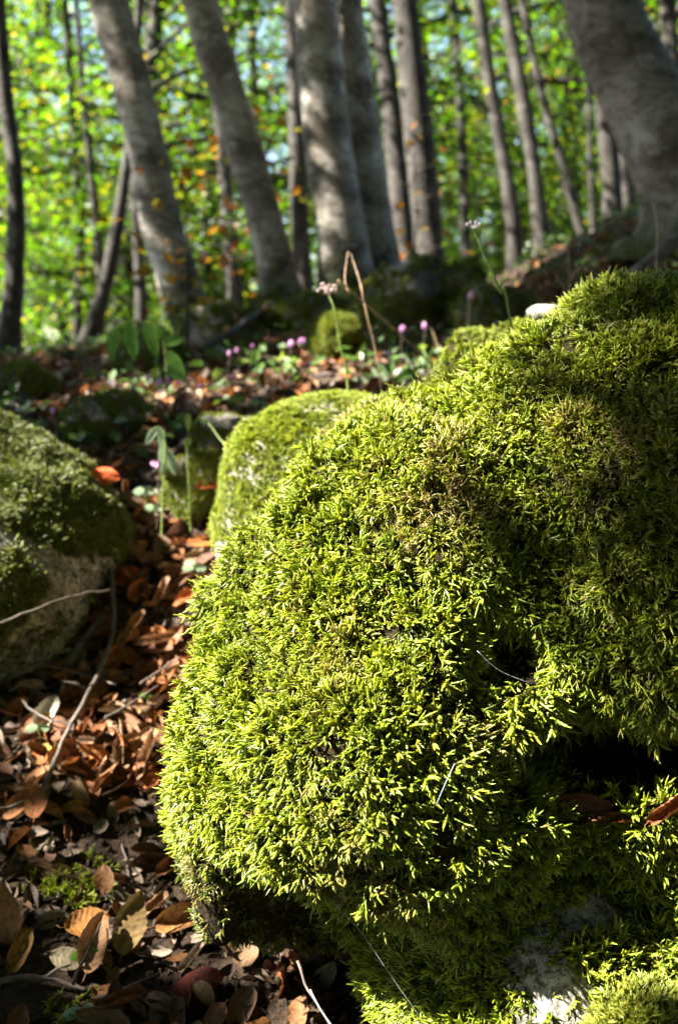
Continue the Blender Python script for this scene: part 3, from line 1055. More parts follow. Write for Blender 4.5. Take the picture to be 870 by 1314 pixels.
H(168, 1232, 78, 0.086, OLV, 0, 'large olive-tan leaf standing up in the bottom leaf cluster', (0.1, -0.8, 0), 0.035)
H(228, 1214, 15, 0.080, (0.46, 0.23, 0.08), 1, 'large ribbed orange-tan leaf at the foot of the boulder', (0.1, -0.7, 0), 0.03)
H(122, 1252, 70, 0.078, (0.40, 0.22, 0.11), 1, 'tan ribbed leaf between the seedling and the olive leaf', (-0.1, -0.6, 0), 0.03)
H(196, 1190, 35, 0.048, (0.32, 0.17, 0.09), 3, 'small tan leaf curling above the olive-tan leaf', (0, -0.5, 0), 0.025)
H(240, 1188, 10, 0.055, (0.12, 0.05, 0.03), 2, 'dark brown shiny leaf under the overhang of the boulder', (0, -0.3, 0), 0.015)
H(248, 1284, 15, 0.072, RED, 4, 'dark red leaf on bare black soil near the bottom edge', (0, -0.6, 0), 0.02)
H(244, 1260, 40, 0.052, GRY, 3, 'grey rolled leaf behind the dark red leaf', (0, -0.4, 0), 0.022)
H(84, 1250, -15, 0.050, (0.40, 0.34, 0.22), 0, 'pale speckled leaf beside the two-leaved seedling', (0, -0.4, 0), 0.015)
H(208, 657, 10, 0.060, (0.42, 0.18, 0.05), 5, 'orange leaf on the bright path of grit between the rocks', (0, -0.5, 0), 0.02)
H(135, 705, 30, 0.060, (0.20, 0.08, 0.04), 1, 'brown leaf in shade beside the left rock foot', (0, -0.4, 0), 0.015)
def hit_rock(px, py):
    d = at(px, py, 1.0) - CAM
    t = np.linspace(0.6, 3.0, 1200)
    P = CAM + t[:, None] * d
    f = np.min([rk.sdf(P) for rk in ROCKS], axis=0)
    k = int(np.argmax(f < 0))
    if not (f < 0).any():
        return hit_rock(px, py + 8)
    return P[max(k - 4, 0)]


put_leaf(hit_rock(132, 624) + np.array((0, -0.02, 0.025)), np.array((0.3, -0.8, 0.6)), np.array((1.0, 0.2, -0.2)), 0.062, (0.50, 0.09, 0.015), _HERO[4], 'vivid red-orange leaf lying on the left rock')
put_leaf(hit_rock(272, 624), np.array((0.1, -0.5, 0.8)), np.array((1.0, 0.2, 0.1)), 0.07, (0.36, 0.10, 0.03), _HERO[2], 'rust red leaf at the foot of the stone by the dark stick')
put_leaf(hit_rock(735, 1040), np.array((0.0, -0.9, 0.6)), np.array((1.0, 0.1, 0.0)), 0.058, (0.11, 0.045, 0.018), _HERO[1], 'long brown leaf on the dark ledge of the big boulder')
put_leaf(hit_rock(792, 1050), np.array((0.1, -0.9, 0.6)), np.array((1.0, 0.0, 0.05)), 0.05, (0.26, 0.09, 0.025), _HERO[3], 'narrow rust leaf on the boulder ledge, second from the edge')
put_leaf(hit_rock(852, 1042), np.array((-0.2, -0.9, 0.6)), np.array((0.7, 0.0, 0.5)), 0.045, (0.16, 0.055, 0.018), _HERO[3], 'rolled orange leaf at the right end of the boulder ledge')


def free_of_rocks(P, m=0.004):
    k = np.ones(len(P), bool)
    for rk in ROCKS:
        k &= rk.sdf(P) > m
    return k


def ground_pts(n, x0, x1, y0, y1, rng, dens=None, margin=60):
    x = rng.uniform(x0, x1, n)
    y = rng.uniform(y0, y1, n)
    P = np.stack([x, y, ground_z(x, y)], 1)
    k = free_of_rocks(P)
    px, py, d = to_px(P)
    k &= (px > -margin) & (px < 870 + margin) & (py < 1340 + margin)
    if dens is not None:
        k &= rng.random(n) < dens(px, py, P)
    return P[k]


def leaf_density(px, py, P):
    d = 0.35 + 0.65 * sstep(1080, 1000, py)
    d = np.where((py > 1060) & (py < 1170), 0.12, d)
    d = np.where(py > 1170, 0.3, d)
    d = np.where((py < 700), 0.10, d)
    return d * (0.6 + 0.6 * noise(P, 8, 3))


r5 = np.random.default_rng(55)
LP = ground_pts(2600, -0.95, 0.25, 0.75, 2.3, r5, leaf_density)[:262]
for p in LP:
    n = ground_n(p[0:1], p[1:2])[0] + 0.45 * r5.normal(size=3)
    c = np.array(LEAF_COLS[r5.integers(0, 8)]) * r5.uniform(0.6, 1.15)
    px, py, d = to_px(p[None])
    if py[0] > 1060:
        lab, grp = 'shade-darkened brown beech leaf on the dark soil near the bottom edge', 'leaves on the dark soil'
        c = c * 0.7  # dimmer light near the bottom put into the leaf colour
    elif py[0] > 700:
        lab, grp = 'curled brown beech leaf in the thick pile between left rock and boulder', 'leaves piled between the rocks'
    else:
        lab, grp = 'brown beech leaf on the slope above the gap between the rocks', 'leaves on the slope'
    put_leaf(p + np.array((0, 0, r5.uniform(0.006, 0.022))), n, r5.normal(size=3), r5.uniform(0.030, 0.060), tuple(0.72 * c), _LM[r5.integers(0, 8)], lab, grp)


def frag_scatter(name, n, box, smin, smax, cols, label, dens=None, seed=1, lift=0.006, tilt=0.4):
    r = np.random.default_rng(seed)
    P = ground_pts(n, *box, r, dens, 330)
    N = ground_n(P[:, 0], P[:, 1]) + tilt * r.normal(size=P.shape)
    c = np.array(cols)[r.integers(0, len(cols), len(P))] * r.uniform(0.6, 1.3, (len(P), 1))
    c = np.concatenate([c, np.ones((len(P), 1))], 1)
    P[:, 2] += r.uniform(0.0, lift, len(P))
    return scatter(name, P, rot_from_axes(N, r), r.uniform(smin, smax, len(P)), r.integers(0, 6, len(P)), FRAG, None, {'col': c}, kind='stuff', label=label, cat='leaf litter')


GREYS = [(0.16, 0.12, 0.09), (0.10, 0.07, 0.05), (0.22, 0.17, 0.13), (0.07, 0.05, 0.04), (0.28, 0.23, 0.18), (0.14, 0.08, 0.045)]
frag_scatter('leaf_litter', 5600, (-1.25, 0.3, 0.7, 2.3), 0.032, 0.064, [tuple(0.8 * q for q in c) for c in LEAF_COLS], 'rusty brown leaves lying deep in the gully between the rocks', lambda px, py, P: np.where(py < 700, 0.4, leaf_density(px, py, P) * 1.3), 63, 0.016, 0.55)
frag_scatter('leaf_litter', 19000, (-1.25, 0.4, 0.6, 2.5), 0.012, 0.045, GREYS, 'decayed greyish leaf fragments covering the soil between the rocks', lambda px, py, P: np.where(py > 1230, 0.4, 0.9) * (0.55 + 0.6 * noise(P, 9, 14)), 61)
frag_scatter('leaf_litter', 22000, (-4.5, 3.0, 2.3, 9.0), 0.04, 0.085, LEAF_COLS[:5] + GREYS[:3], 'brown leaf litter on the slope below the trees', lambda px, py, P: np.where(P[:, 0] > 0.75, 0.3, 0.85) * (0.6 + 0.6 * noise(P, 3, 14)), 62, 0.02)

frag_scatter('leaf_litter', 9000, (-2.2, 1.2, 2.2, 4.8), 0.035, 0.065, LEAF_COLS[3:8] + GREYS, 'dull leaf litter on the slope just beyond the small mossy stones', lambda px, py, P: np.where(P[:, 0] > 0.75, 0.3, 0.9) + 0 * px, 64, 0.025, 0.55)

# crumbs of soil
cm = []
for k in range(4):
    rr = np.random.default_rng(400 + k)
    ph, thh = np.meshgrid(np.linspace(0, np.pi, 5), np.linspace(0, 2 * np.pi, 6, endpoint=False), indexing='ij')
    pts = [np.array((0.0, 0, 1))] + [np.array((math.sin(a) * math.cos(b), math.sin(a) * math.sin(b), math.cos(a))) for a in (0.8, 1.57, 2.4) for b in np.linspace(0, 2 * np.pi, 6, endpoint=False)] + [np.array((0, 0, -1.0))]
    pts = np.array(pts) * rr.uniform(0.6, 1.15, (20, 1)) * np.array((1, 0.8, 0.7))
    Q = [(1 + 6 * a + b, 1 + 6 * a + (b + 1) % 6, 7 + 6 * a + (b + 1) % 6, 7 + 6 * a + b) for a in (0, 1) for b in range(6)]
    T = [(0, 1 + (b + 1) % 6, 1 + b) for b in range(6)] + [(19, 13 + b, 13 + (b + 1) % 6) for b in range(6)]
    cm.append(mesh_np('soil_crumb', pts, [np.array(Q), np.array(T)], M['soil']))
CRUMB = hidden_collection('soil_crumb', cm)
P = ground_pts(26000, -0.7, 0.3, 0.75, 1.7, r5, lambda px, py, P: np.where(py > 1000, 0.8, 0.25))
scatter('soil_crumbs', P, rot_from_axes(r5.normal(size=P.shape), r5), r5.gamma(2.0, 0.0011, len(P)) + 0.001, r5.integers(0, 4, len(P)), CRUMB, None, kind='stuff', label='black crumbly soil at the foot of the boulder', cat='soil')


# ------------------------------------------------------------------ trees
LEAF_V = np.array([(0, 0, 0), (0.33, 0.45, 0.10), (0, 1, 0), (-0.33, 0.45, 0.10)])
LEAF_T = np.array([(0, 1, 2), (0, 2, 3)])


def leaves_mesh(name, P, N, Hd, L, mat):
    n = len(P)
    N = N / np.linalg.norm(N, axis=1, keepdims=True)
    Hd = Hd - (Hd * N).sum(1, keepdims=True) * N
    Hd /= np.linalg.norm(Hd, axis=1, keepdims=True) + 1e-9
    X_ = np.cross(Hd, N)
    lv = LEAF_V[None] * np.asarray(L).reshape(-1, 1, 1)
    V = P[:, None] + lv[..., 0:1] * X_[:, None] + lv[..., 1:2] * Hd[:, None] + lv[..., 2:3] * N[:, None]
    T = (LEAF_T[None] + 4 * np.arange(n)[:, None, None]).reshape(-1, 3)
    return mesh_np(name, V.reshape(-1, 3), T, mat, False)


def branch_set(r, hmin, hmax, H, R, nb):
    out = []
    for k in range(nb):
        h = hmin + (hmax - hmin) * (k + r.random()) / nb
        az = k * 2.4 + r.normal() * 0.5
        f = (h - hmin) / (hmax - hmin)
        L = R * (1.05 - 0.65 * f) * r.uniform(0.65, 1.2)
        rise = r.uniform(0.05, 0.45) + 0.5 * f
        s = np.linspace(0, 1, 6)[:, None]
        d = np.array((math.cos(az), math.sin(az), rise))
        c = np.array((0, 0, h)) + L * s * d + L * s ** 2 * np.array((0.12 * r.normal(), 0.12 * r.normal(), -0.22 - 0.3 * r.random()))
        out.append((c, L))
    return out


def crown_of(seed, H, R, nb, nleaf, hmin, leaf=0.085, off=None):
    """returns limb builder and leaf arrays for a crown standing at the origin"""
    r = np.random.default_rng(seed)
    br = branch_set(r, hmin, H, H, R, nb)
    limbs = MB()
    tot = sum(L for _, L in br)
    Ps, Ns, Hs = [], [], []
    for c, L in br:
        if off is not None and not sun_gap(spline(c, 24) + off).all():
            continue
        limbs.tube(c, np.linspace(0.012 + 0.010 * L, 0.004, len(c)) * min(1.0, R / 2.0), 5)
        n = int(nleaf * L / tot * (1.35 - 0.9 * c[0][2] / H))
        s = r.random(n) ** 0.75
        p = np.stack([np.interp(s, np.linspace(0, 1, 6), c[:, q]) for q in range(3)], 1)
        d = c[-1] - c[0]
        d /= np.linalg.norm(d)
        side = np.array((-d[1], d[0], 0))
        wv = r.normal(size=n) * (0.10 + 0.22 * L * (0.35 + s * (1.15 - s) * 1.6)) * 0.55
        p = p + wv[:, None] * side + np.stack([r.normal(size=n) * 0.08, r.normal(size=n) * 0.08, r.normal(size=n) * 0.10 - 0.25 * np.abs(wv)], 1)
        Ps.append(p)
        Ns.append(np.array((0, 0, 1.0)) + 0.6 * r.normal(size=(n, 3)))
        Hs.append(d + side * np.sign(wv)[:, None] * 0.9 + 0.5 * r.normal(size=(n, 3)))
    P, N, Hd = np.vstack(Ps), np.vstack(Ns), np.vstack(Hs)
    return limbs, P, N, Hd, leaf * r.uniform(0.7, 1.25, len(P))


# four crown shapes shared by the forest trees
CROWNS = []
for k, (H_, R_, nb_, nl_, hm_) in enumerate([(7, 2.4, 36, 7000, 0.8), (8, 2.6, 40, 7800, 1.1), (6.5, 2.2, 34, 6300, 0.7), (3.2, 1.2, 26, 2600, 0.35)]):
    lb, P, N, Hd, L = crown_of(500 + k, H_, R_, nb_, nl_, hm_, 0.056)
    CROWNS.append((lb.mesh('limbs', M['bark_far'], True), leaves_mesh('crown', P, N, Hd, L, M['foliage']), H_))


def sun_gap(P):
    """openings cut into the canopy so sun reaches chosen spots: one over the boulder, some smaller ones"""
    k = np.ones(len(P), bool)
    jit = 0.12 * noise(P, 3.0, 70)
    for c, rad in GAPS:
        D = P - c
        t = D @ TO_SUN
        q = D - t[:, None] * TO_SUN
        k &= ~((t > 0) & (np.linalg.norm(q, axis=1) < rad * (1 + jit)))
    return k


GAPS = [(at(300, 920, 1.03), 0.27), (at(420, 1000, 0.92), 0.16), (at(400, 700, 1.15), 0.18), (at(380, 600, 1.7), 0.30), (at(262, 650, 1.9), 0.15), (at(15, 520, 2.0), 0.06), (at(90, 575, 2.0), 0.05), (at(200, 820, 1.65), 0.14), (at(120, 900, 1.55), 0.10),
        (at(500, 560, 1.25), 0.12), (at(590, 540, 1.18), 0.13), (at(555, 610, 1.06), 0.13), (at(200, 750, 1.75), 0.15), (at(740, 425, 1.25), 0.08), (at(450, 400, 1.9), 0.12), (hit_ground(280, 520)[0], 0.17), (hit_ground(195, 505)[0], 0.11), (hit_ground(350, 505)[0], 0.12), (hit_ground(120, 520)[0], 0.08), (hit_ground(510, 480)[0] + np.array((0, 0, 0.06)), 0.30), (at(660, 425, 1.75), 0.16), (at(60, 950, 1.5), 0.07), (at(110, 1240, 1.2), 0.06),
        (at(810, 1290, 0.86), 0.09), (at(400, 470, 3.4), 0.10), (at(200, 480, 3.6), 0.09)]


def tree(trace, depth, label, mat, top=9.0, crown=None, group=None, seed=0, flare=1.5, cscale=1.0, ns=16, own_crown=None, depth_top=None):
    """trace: trunk centre line in the photo from the top down [(px, py, width px)], depth in metres"""
    tr = trace[::-1]                                   # base first
    pts = np.array([at(a, b, depth + (0 if depth_top is None else (depth_top - depth) * k / (len(tr) - 1))) for k, (a, b, w) in enumerate(tr)])
    rad = np.array([w * 0.5 / FPX * depth for _, _, w in tr])
    g = float(ground_z(pts[0, 0], pts[0, 1]))
    P, R = list(pts), list(rad)
    d0 = pts[0] - pts[1]
    d0 = d0 / np.linalg.norm(d0)
    if pts[0, 2] > g + 0.02:                          # carry the trunk on down to the soil
        t = (pts[0, 2] - g) / max(-d0[2], 0.4)
        b = pts[0] + d0 * t
        b[2] = g
        P = [b] + P
        R = [rad[0] * 1.12] + R
    base = np.array(P[0])
    P = [base + np.array((0, 0, -0.12)) + d0 * 0.0] + P
    R = [R[0] * flare] + R
    R[1] *= 1 + (flare - 1) * 0.35
    dt = pts[-1] - pts[-2]
    dt /= np.linalg.norm(dt)
    k = 0
    p, rr = pts[-1].copy(), rad[-1]
    while p[2] < g + top and k < 30:
        dt = dt * 0.8 + np.array((0, 0, 1.0)) * 0.2
        dt /= np.linalg.norm(dt)
        p = p + dt * 0.6
        rr *= 0.945
        P.append(p.copy())
        R.append(max(rr, 0.01))
        k += 1
    n = max(24, len(P) * 4)
    C = spline(P, n)
    Rr = spline(np.array(R)[:, None], n)[:, 0].clip(0.004)
    root = thing('beech_tree', base, label, 'tree', group)
    mb = MB()
    mb.tube(C - base, Rr, ns, jit=0.11, seed=seed)
    obj('trunk', mb.mesh('trunk', mat, True), root)
    if crown is not None:
        lm, cm_, H_ = CROWNS[crown]
        for nm, me in (('limbs', lm), ('crown', cm_)):
            o = obj(nm, me, root)
            o.scale = (cscale,) * 3
            o.rotation_euler = (0, 0, seed * 1.7)
            mid = C[np.argmin(np.abs(C[:, 2] - (base[2] + 2.0 * cscale)))] - base
            o.location = (mid[0], mid[1], 0)
    if own_crown is not None:
        H_, R_, nb_, nl_, hm_ = own_crown
        ax = np.array([np.interp(np.linspace(0, H_, 20), C[:, 2] - base[2], C[:, q] - base[q]) for q in range(2)])
        lb, Pl, Nl, Hl, L = crown_of(700 + seed, H_, R_, nb_, nl_, hm_)
        sh = np.stack([np.interp(Pl[:, 2], np.linspace(0, H_, 20), ax[0]), np.interp(Pl[:, 2], np.linspace(0, H_, 20), ax[1]), np.zeros(len(Pl))], 1)
        Pl = Pl + sh
        kp = sun_gap(Pl + base)
        obj('crown', leaves_mesh('crown', Pl[kp], Nl[kp], Hl[kp], L[kp], M['foliage']), root)
        V = np.vstack(lb.V)
        for q in range(len(lb.V)):
            v0 = lb.V[q]
            lb.V[q] = v0 + np.stack([np.interp(v0[:, 2], np.linspace(0, H_, 20), ax[0]), np.interp(v0[:, 2], np.linspace(0, H_, 20), ax[1]), np.zeros(len(v0))], 1)
        obj('limbs', lb.mesh('limbs', mat, True), root)
    return root


near_c = (9.5, 2.6, 40, 5000, 3.6)
tree([(140, 0, 50), (181, 150, 53), (210, 300, 52), (243, 400, 60), (256, 430, 72)], 4.6, 'thick grey beech trunk leaning left, leftmost of the big near trunks', M['bark_near'], 9.5, seed=1, own_crown=near_c)
tree([(256, 0, 44), (302, 150, 46), (345, 300, 46), (364, 385, 54), (368, 405, 62)], 4.7, 'thick grey leaning trunk, second of the big trunks, mossy at its foot', M['bark_near'], 9.5, seed=2, own_crown=near_c)
tree([(405, 0, 62), (416, 150, 62), (438, 300, 64), (448, 385, 84)], 4.7, 'pale front trunk of the central double trunk', M['bark_near'], 9.5, seed=3, own_crown=near_c)
tree([(441, 0, 50), (455, 150, 58), (474, 300, 64), (482, 380, 84)], 4.95, 'darker rear trunk of the central double trunk', M['bark_near'], 9.5, seed=4, own_crown=near_c)
tree([(771, 0, 96), (800, 80, 100), (842, 160, 108), (878, 240, 118), (895, 290, 150)], 3.6, 'massive dark trunk leaning in from the right edge above the boulder', M['bark_right'], 9.0, seed=5, own_crown=(9.0, 2.6, 36, 4500, 3.4))
tree([(484, 0, 20), (503, 150, 25), (517, 300, 27), (522, 345, 32)], 7.6, 'slim dark trunk just behind the central double trunk', M['bark_far'], 10, seed=6)
tree([(519, 0, 32), (535, 150, 38), (549, 300, 36), (553, 350, 44)], 7.0, 'medium trunk standing behind the long mossy rock', M['bark_far'], 10, seed=7)
tree([(613, 0, 17), (632, 130, 17), (653, 250, 18), (665, 385, 22)], 8.5, 'slender leaning trunk, first of the parallel pair in the middle right', M['bark_far'], 10, seed=8)
tree([(647, 0, 17), (671, 130, 19), (689, 250, 19), (702, 385, 27)], 8.0, 'slender leaning trunk, second of the parallel pair, a little thicker', M['bark_far'], 10, seed=9)
tree([(372, 0, 18), (380, 150, 21), (386, 320, 24)], 8.8, 'dark straight trunk seen between two big grey trunks', M['bark_far'], 10, seed=10)
tree([(2, 60, 22), (8, 130, 21), (19, 210, 20), (22, 300, 23), (15, 400, 28), (8, 470, 42)], 5.8, 'dark crooked trunk at the left edge', M['bark_far'], 9, seed=11)
tree([(166, 175, 11), (160, 230, 14), (147, 310, 17), (126, 400, 19), (84, 500, 26)], 6.2, 'dark slanting bare trunk bent to the right in front of the leafy left side', M['bark_far'], 4.0, seed=12)
tree([(278, 120, 13), (288, 220, 16), (300, 360, 20)], 9.5, 'dim trunk showing between the two leaning grey trunks', M['bark_far'], 10, seed=13)
tree([(700, 140, 11), (724, 220, 12), (748, 310, 13), (758, 345, 14)], 9.0, 'thin tilted stem right of the parallel pair', M['bark_far'], 9, seed=14)
tree([(778, 150, 26), (784, 240, 24), (788, 340, 28)], 7.5, 'dark upright trunk just left of the massive leaning trunk', M['bark_far'], 9, seed=15)
tree([(795, 150, 14), (802, 240, 16), (806, 330, 18)], 8.4, 'sun-edged trunk half hidden by the massive leaning trunk', M['bark_far'], 9, seed=16)
tree([(856, 0, 20), (862, 100, 20), (868, 220, 22)], 6.5, 'trunk in the top right corner beyond the massive trunk', M['bark_far'], 9, seed=17)
tree([(754, 100, 7), (758, 220, 8), (762, 340, 9)], 9.5, 'very thin straight pole of a tree at middle right', M['bark_far'], 7, seed=18)
tree([(580, 0, 10), (590, 120, 11), (598, 330, 14)], 11, 'thin stem left of the parallel pair with sky around it', M['bark_far'], 9, seed=19)
tree([(92, 130, 9), (98, 220, 10), (104, 300, 12), (100, 400, 13)], 10, 'thin dark stem in the leafy left side', M['bark_far'], 8, seed=20)
tree([(112, 170, 8), (121, 260, 10), (130, 360, 12), (128, 420, 14)], 9.2, 'thin dark stem crossing behind the slanting bare trunk', M['bark_far'], 8, seed=21)
tree([(322, 0, 9), (325, 80, 10), (330, 200, 11)], 11, 'thin stem high up right of the second leaning trunk', M['bark_far'], 9, seed=22)
tree([(178, 330, 14), (182, 400, 16), (180, 440, 18)], 8.6, 'dark stem behind the foot of the leftmost big trunk', M['bark_far'], 8, seed=23)

# unseen trees added around the camera so their crowns shade the hollow
def unseen_canopy_tree(k, x, y, H_, R_, n, hm):
    z = float(ground_z(np.array(x), np.array(y)))
    base = np.array((x, y, z))
    root = thing('beech_tree', base, 'unseen beech added around the hollow to shade it', 'tree', 'unseen trees added to shade the hollow')
    s = np.linspace(-0.02, 1, 14)
    c = np.stack([0.25 * np.sin(s * 3 + k), 0.2 * np.sin(s * 2 + 2 * k), s * H_], 1)
    c[:, :2] -= c[0, :2]
    mb = MB()
    mb.tube(c, np.interp(s, [-0.02, 0.03, 1], [0.2, 0.14, 0.02]), 10, jit=0.1, seed=k)
    obj('trunk', mb.mesh('trunk', M['bark_far'], True), root)
    lb, Pl, Nl, Hl, L = crown_of(900 + k, H_, R_, 46, n, hm, 0.11, base)
    kp = sun_gap(Pl + base)
    obj('limbs', lb.mesh('limbs', M['bark_far'], True), root)
    obj('crown', leaves_mesh('crown', Pl[kp], Nl[kp], Hl[kp], L[kp], M['foliage_canopy']), root)


for k, (x, y) in enumerate([(-1.5, -0.9), (1.3, -1.0), (0.2, -2.4), (-2.2, -2.6), (2.2, -2.2), (4.0, 0.6), (4.8, 3.6), (0.3, -5.0), (-4.4, -1.2), (-4.4, 3.4), (6.5, -2.2), (-7.5, -0.6), (-6.2, 2.9), (-4.9, 2.3), (-8.6, 2.7), (7.0, 6.5), (-3.4, 0.0), (2.4, 1.0)]):
    unseen_canopy_tree(k, x, y, 11.0 + (k % 3), 3.6, 24000, 3.0)

# trees further back in the wood
r7 = np.random.default_rng(77)


def forest_tree(x, y, k, sc, label, group, name='beech_tree'):
    z = float(ground_z(np.array(x), np.array(y)))
    root = thing(name, (x, y, z), label, 'tree', group)
    root.rotation_euler = (r7.normal() * 0.05, r7.normal() * 0.05 - 0.06, r7.uniform(0, 6.28))
    root.scale = (sc,) * 3
    lm, cm_, H_ = CROWNS[k]
    obj('trunk', STEMS[k], root)
    obj('limbs', lm, root)
    obj('crown', cm_, root)
    return root


STEMS = []
for k, (lm, cm_, H_) in enumerate(CROWNS):
    s = np.linspace(-0.02, 1, 16)
    c = np.stack([0.12 * np.sin(s * 4 + k), 0.10 * np.sin(s * 3 + 2 * k), s * H_], 1) * (1 if k < 3 else 0.3) * np.array((1, 1, 1 if k < 3 else 1 / 0.3))
    c[:, :2] -= c[0, :2]
    mb = MB()
    mb.tube(c, np.interp(s, [-0.02, 0.03, 1], [0.16, 0.11, 0.02] if k < 3 else [0.03, 0.02, 0.006]), 10, jit=0.08, seed=k)
    STEMS.append(mb.mesh('trunk', M['bark_far'], True))

spots = []
tries = 0
while len(spots) < 50 and tries < 4000:
    tries += 1
    d = 10.5 + 27 * r7.random() ** 1.25
    x = r7.uniform(-0.42, 0.40) * d
    if 0.08 < x / d < 0.22 and r7.random() < 0.35:
        continue
    if all((x - a) ** 2 + (d - b) ** 2 > (1.1 + 0.03 * d) ** 2 for a, b in spots):
        spots.append((x, d))
for px, d in ((40, 15), (150, 17), (240, 14), (330, 18), (450, 15), (560, 19), (640, 16), (720, 14), (800, 18), (600, 24), (690, 26), (500, 28)):
    spots.append(((px - 435) / FPX * d, d))
for x, d in spots:
    forest_tree(x, d, r7.integers(0, 3), r7.uniform(0.8, 1.05) + 0.026 * d, 'slim beech among the sunlit green leaves deep in the wood', 'trees deep in the wood')
for k in range(22):  # unseen ring of trees added to cut low skylight
    a = math.radians(62 + k * 180 / 21)                      # clockwise from straight ahead, round the back
    dist = 6.0 + 3.2 * (k % 3)
    forest_tree(dist * math.sin(a), 1.0 + dist * math.cos(a), k % 3, 0.95 if a > math.pi else 1.2, 'unseen beech added around the hollow to shade it', 'unseen trees added to shade the hollow')
for k in range(18):  # unseen outer ring, added to close off more skylight
    a = math.radians(80 + k * 160 / 17)
    dist = 13.0 + 3.0 * (k % 2)
    forest_tree(dist * math.sin(a), 1.0 + dist * math.cos(a), k % 3, 1.2, 'unseen beech added around the hollow to shade it', 'unseen trees added to shade the hollow')
for k in range(12):  # unseen saplings added behind the camera to dim the ambient light
    a = math.radians(75 + k * 200 / 11)
    dist = 2.6 + 0.9 * (k % 2)
    forest_tree(dist * math.sin(a), 0.3 + dist * math.cos(a), 3, 0.62 if a > math.radians(225) else 0.95, 'unseen bushy sapling added behind the camera to block skylight', 'unseen saplings added against skylight', 'beech_sapling')
for (px, d, sc, lab) in ((30, 9.5, 0.9, 'leafy young beech behind the crooked trunk at the left edge'), (120, 10.2, 0.8, 'leafy young beech behind the slanting bare trunk'), (60, 12, 1.1, 'taller young beech deep in the bright left side'),
                         (200, 12.0, 0.9, 'young beech showing left of the leftmost big trunk foot'), (330, 11.6, 0.9, 'young beech glimpsed between the second trunk and the double trunk'),
                         (600, 12.2, 0.8, 'young beech low between the medium trunk and the parallel pair'), (740, 11.8, 0.8, 'young beech behind the thin tilted stem'), (850, 11, 0.8, 'young beech hidden behind the massive leaning trunk')):
    p = at(px, 450, d)
    forest_tree(p[0], p[1], 3, sc, lab, 'saplings in the undergrowth', 'beech_sapling')

for (px, py, H_, R_, nl, lab) in ((238, 418, 0.70, 0.36, 70, 'little sapling with orange-yellow leaves in front of the leftmost big trunk'),
                                  (296, 398, 1.1, 0.5, 160, 'young sapling with turning yellow leaves between the two leaning grey trunks'),
                                  (528, 392, 0.9, 0.4, 60, 'thin sapling with a few yellow leaves behind the central double trunk')):
    dd = 4.1 if px < 250 else 5.3
    p = at(px, py, dd)
    p[2] = ground_z(p[0], p[1])
    root = thing('beech_sapling', p, lab, 'tree', 'saplings with turning leaves')
    lb, P, N, Hd, L = crown_of(int(px), H_, R_, 14, nl, 0.3 * H_, 0.062)
    lb.tube(np.array([(0, 0, -0.05), (0.02, 0, H_ * 0.5), (0, 0.02, H_)]), [0.007, 0.005, 0.002], 6)
    obj('stem', lb.mesh('stem', M['bark_far']), root)
    obj('crown', leaves_mesh('crown', P, N, Hd, L, M['foliage_yellow']), root)

# ------------------------------------------------------------------ small plants and dead wood
def tag(o, label, cat, group=None):
    o['label'] = label
    o['category'] = cat
    if group:
        o['group'] = group
    return o


def twig(pix, rad, label, mat='twig', lift=0.012, name='twig', side=(), cat='twig'):
    P = []
    for q in pix:
        if len(q) == 3:
            P.append(at(*q))
        else:
            p, _ = hit_ground(*q)
            P.append(p + np.array((0, 0, lift)))
    P = np.array(P)
    base = P[0].copy()
    C = spline(P - base, 8 * len(P))
    C = C + 0.0016 * np.stack([noise(C, 60, 1), noise(C, 60, 2), noise(C, 60, 3)], 1)
    mb = MB()
    mb.tube(C, np.linspace(rad, rad * 0.55, len(C)), 7, jit=0.18, seed=3)
    for f, dx, dz, L in side:
        p = C[int(f * (len(C) - 1))]
        d = np.array((dx, 0.3, dz))
        d /= np.linalg.norm(d)
        mb.tube(np.array([p, p + d * L * 0.5 + np.array((0, 0, 0.004)), p + d * L]), [rad * 0.55, rad * 0.45, rad * 0.25], 5)
    return tag(obj(name, mb.mesh(name, M[mat]), loc=base), label, cat)


twig([(143, 742), (146, 800), (146, 842), (134, 880), (112, 925), (88, 972), (68, 1020), (58, 1052)], 0.0048, 'long knobbly grey twig running down through the leaf pile', lift=0.035, side=((0.55, -1, 0.2, 0.05), (0.3, 1, 0.2, 0.04)))
twig([(-20, 808, 1.60), (40, 785, 1.62), (90, 766, 1.67), (142, 757, 1.72)], 0.0026, 'thin dark twig slanting across the face of the left rock')
twig([(-20, 893), (35, 878), (85, 884), (150, 906)], 0.0026, 'thin black twig crossing under the left rock foot', lift=0.03)
twig([(88, 872), (105, 845), (128, 812), (140, 795)], 0.008, 'thick dark branch stub beside the ribbed tan leaf', lift=0.02)
twig([(30, 930), (60, 952), (92, 962)], 0.002, 'tiny dark twig over the yellow and green leaf', lift=0.035)
twig([(-10, 1072), (30, 1060), (58, 1036), (72, 1000)], 0.003, 'dark twig over the orange leaves at the left edge', lift=0.03)
twig([(-10, 1278), (30, 1270), (70, 1272), (112, 1286)], 0.004, 'grey twig lying level near the bottom left corner', lift=0.012, side=((0.6, 1, 0.4, 0.03),))
twig([(95, 1322), (112, 1285), (132, 1240)], 0.0022, 'thin straight twig sticking up across the tan ribbed leaf', lift=0.05)
twig([(120, 1300), (160, 1284), (205, 1264)], 0.003, 'short grey twig below the large olive-tan leaf', lift=0.012)
twig([(160, 1180), (165, 1130), (158, 1090)], 0.0025, 'thin dark root-like twig on bare soil below the fiery orange leaf', lift=0.006)
twig([(195, 632), (218, 606), (244, 578)], 0.006, 'dark stick leaning on the mossy stone in the gap', lift=0.03, name='stick', cat='stick')
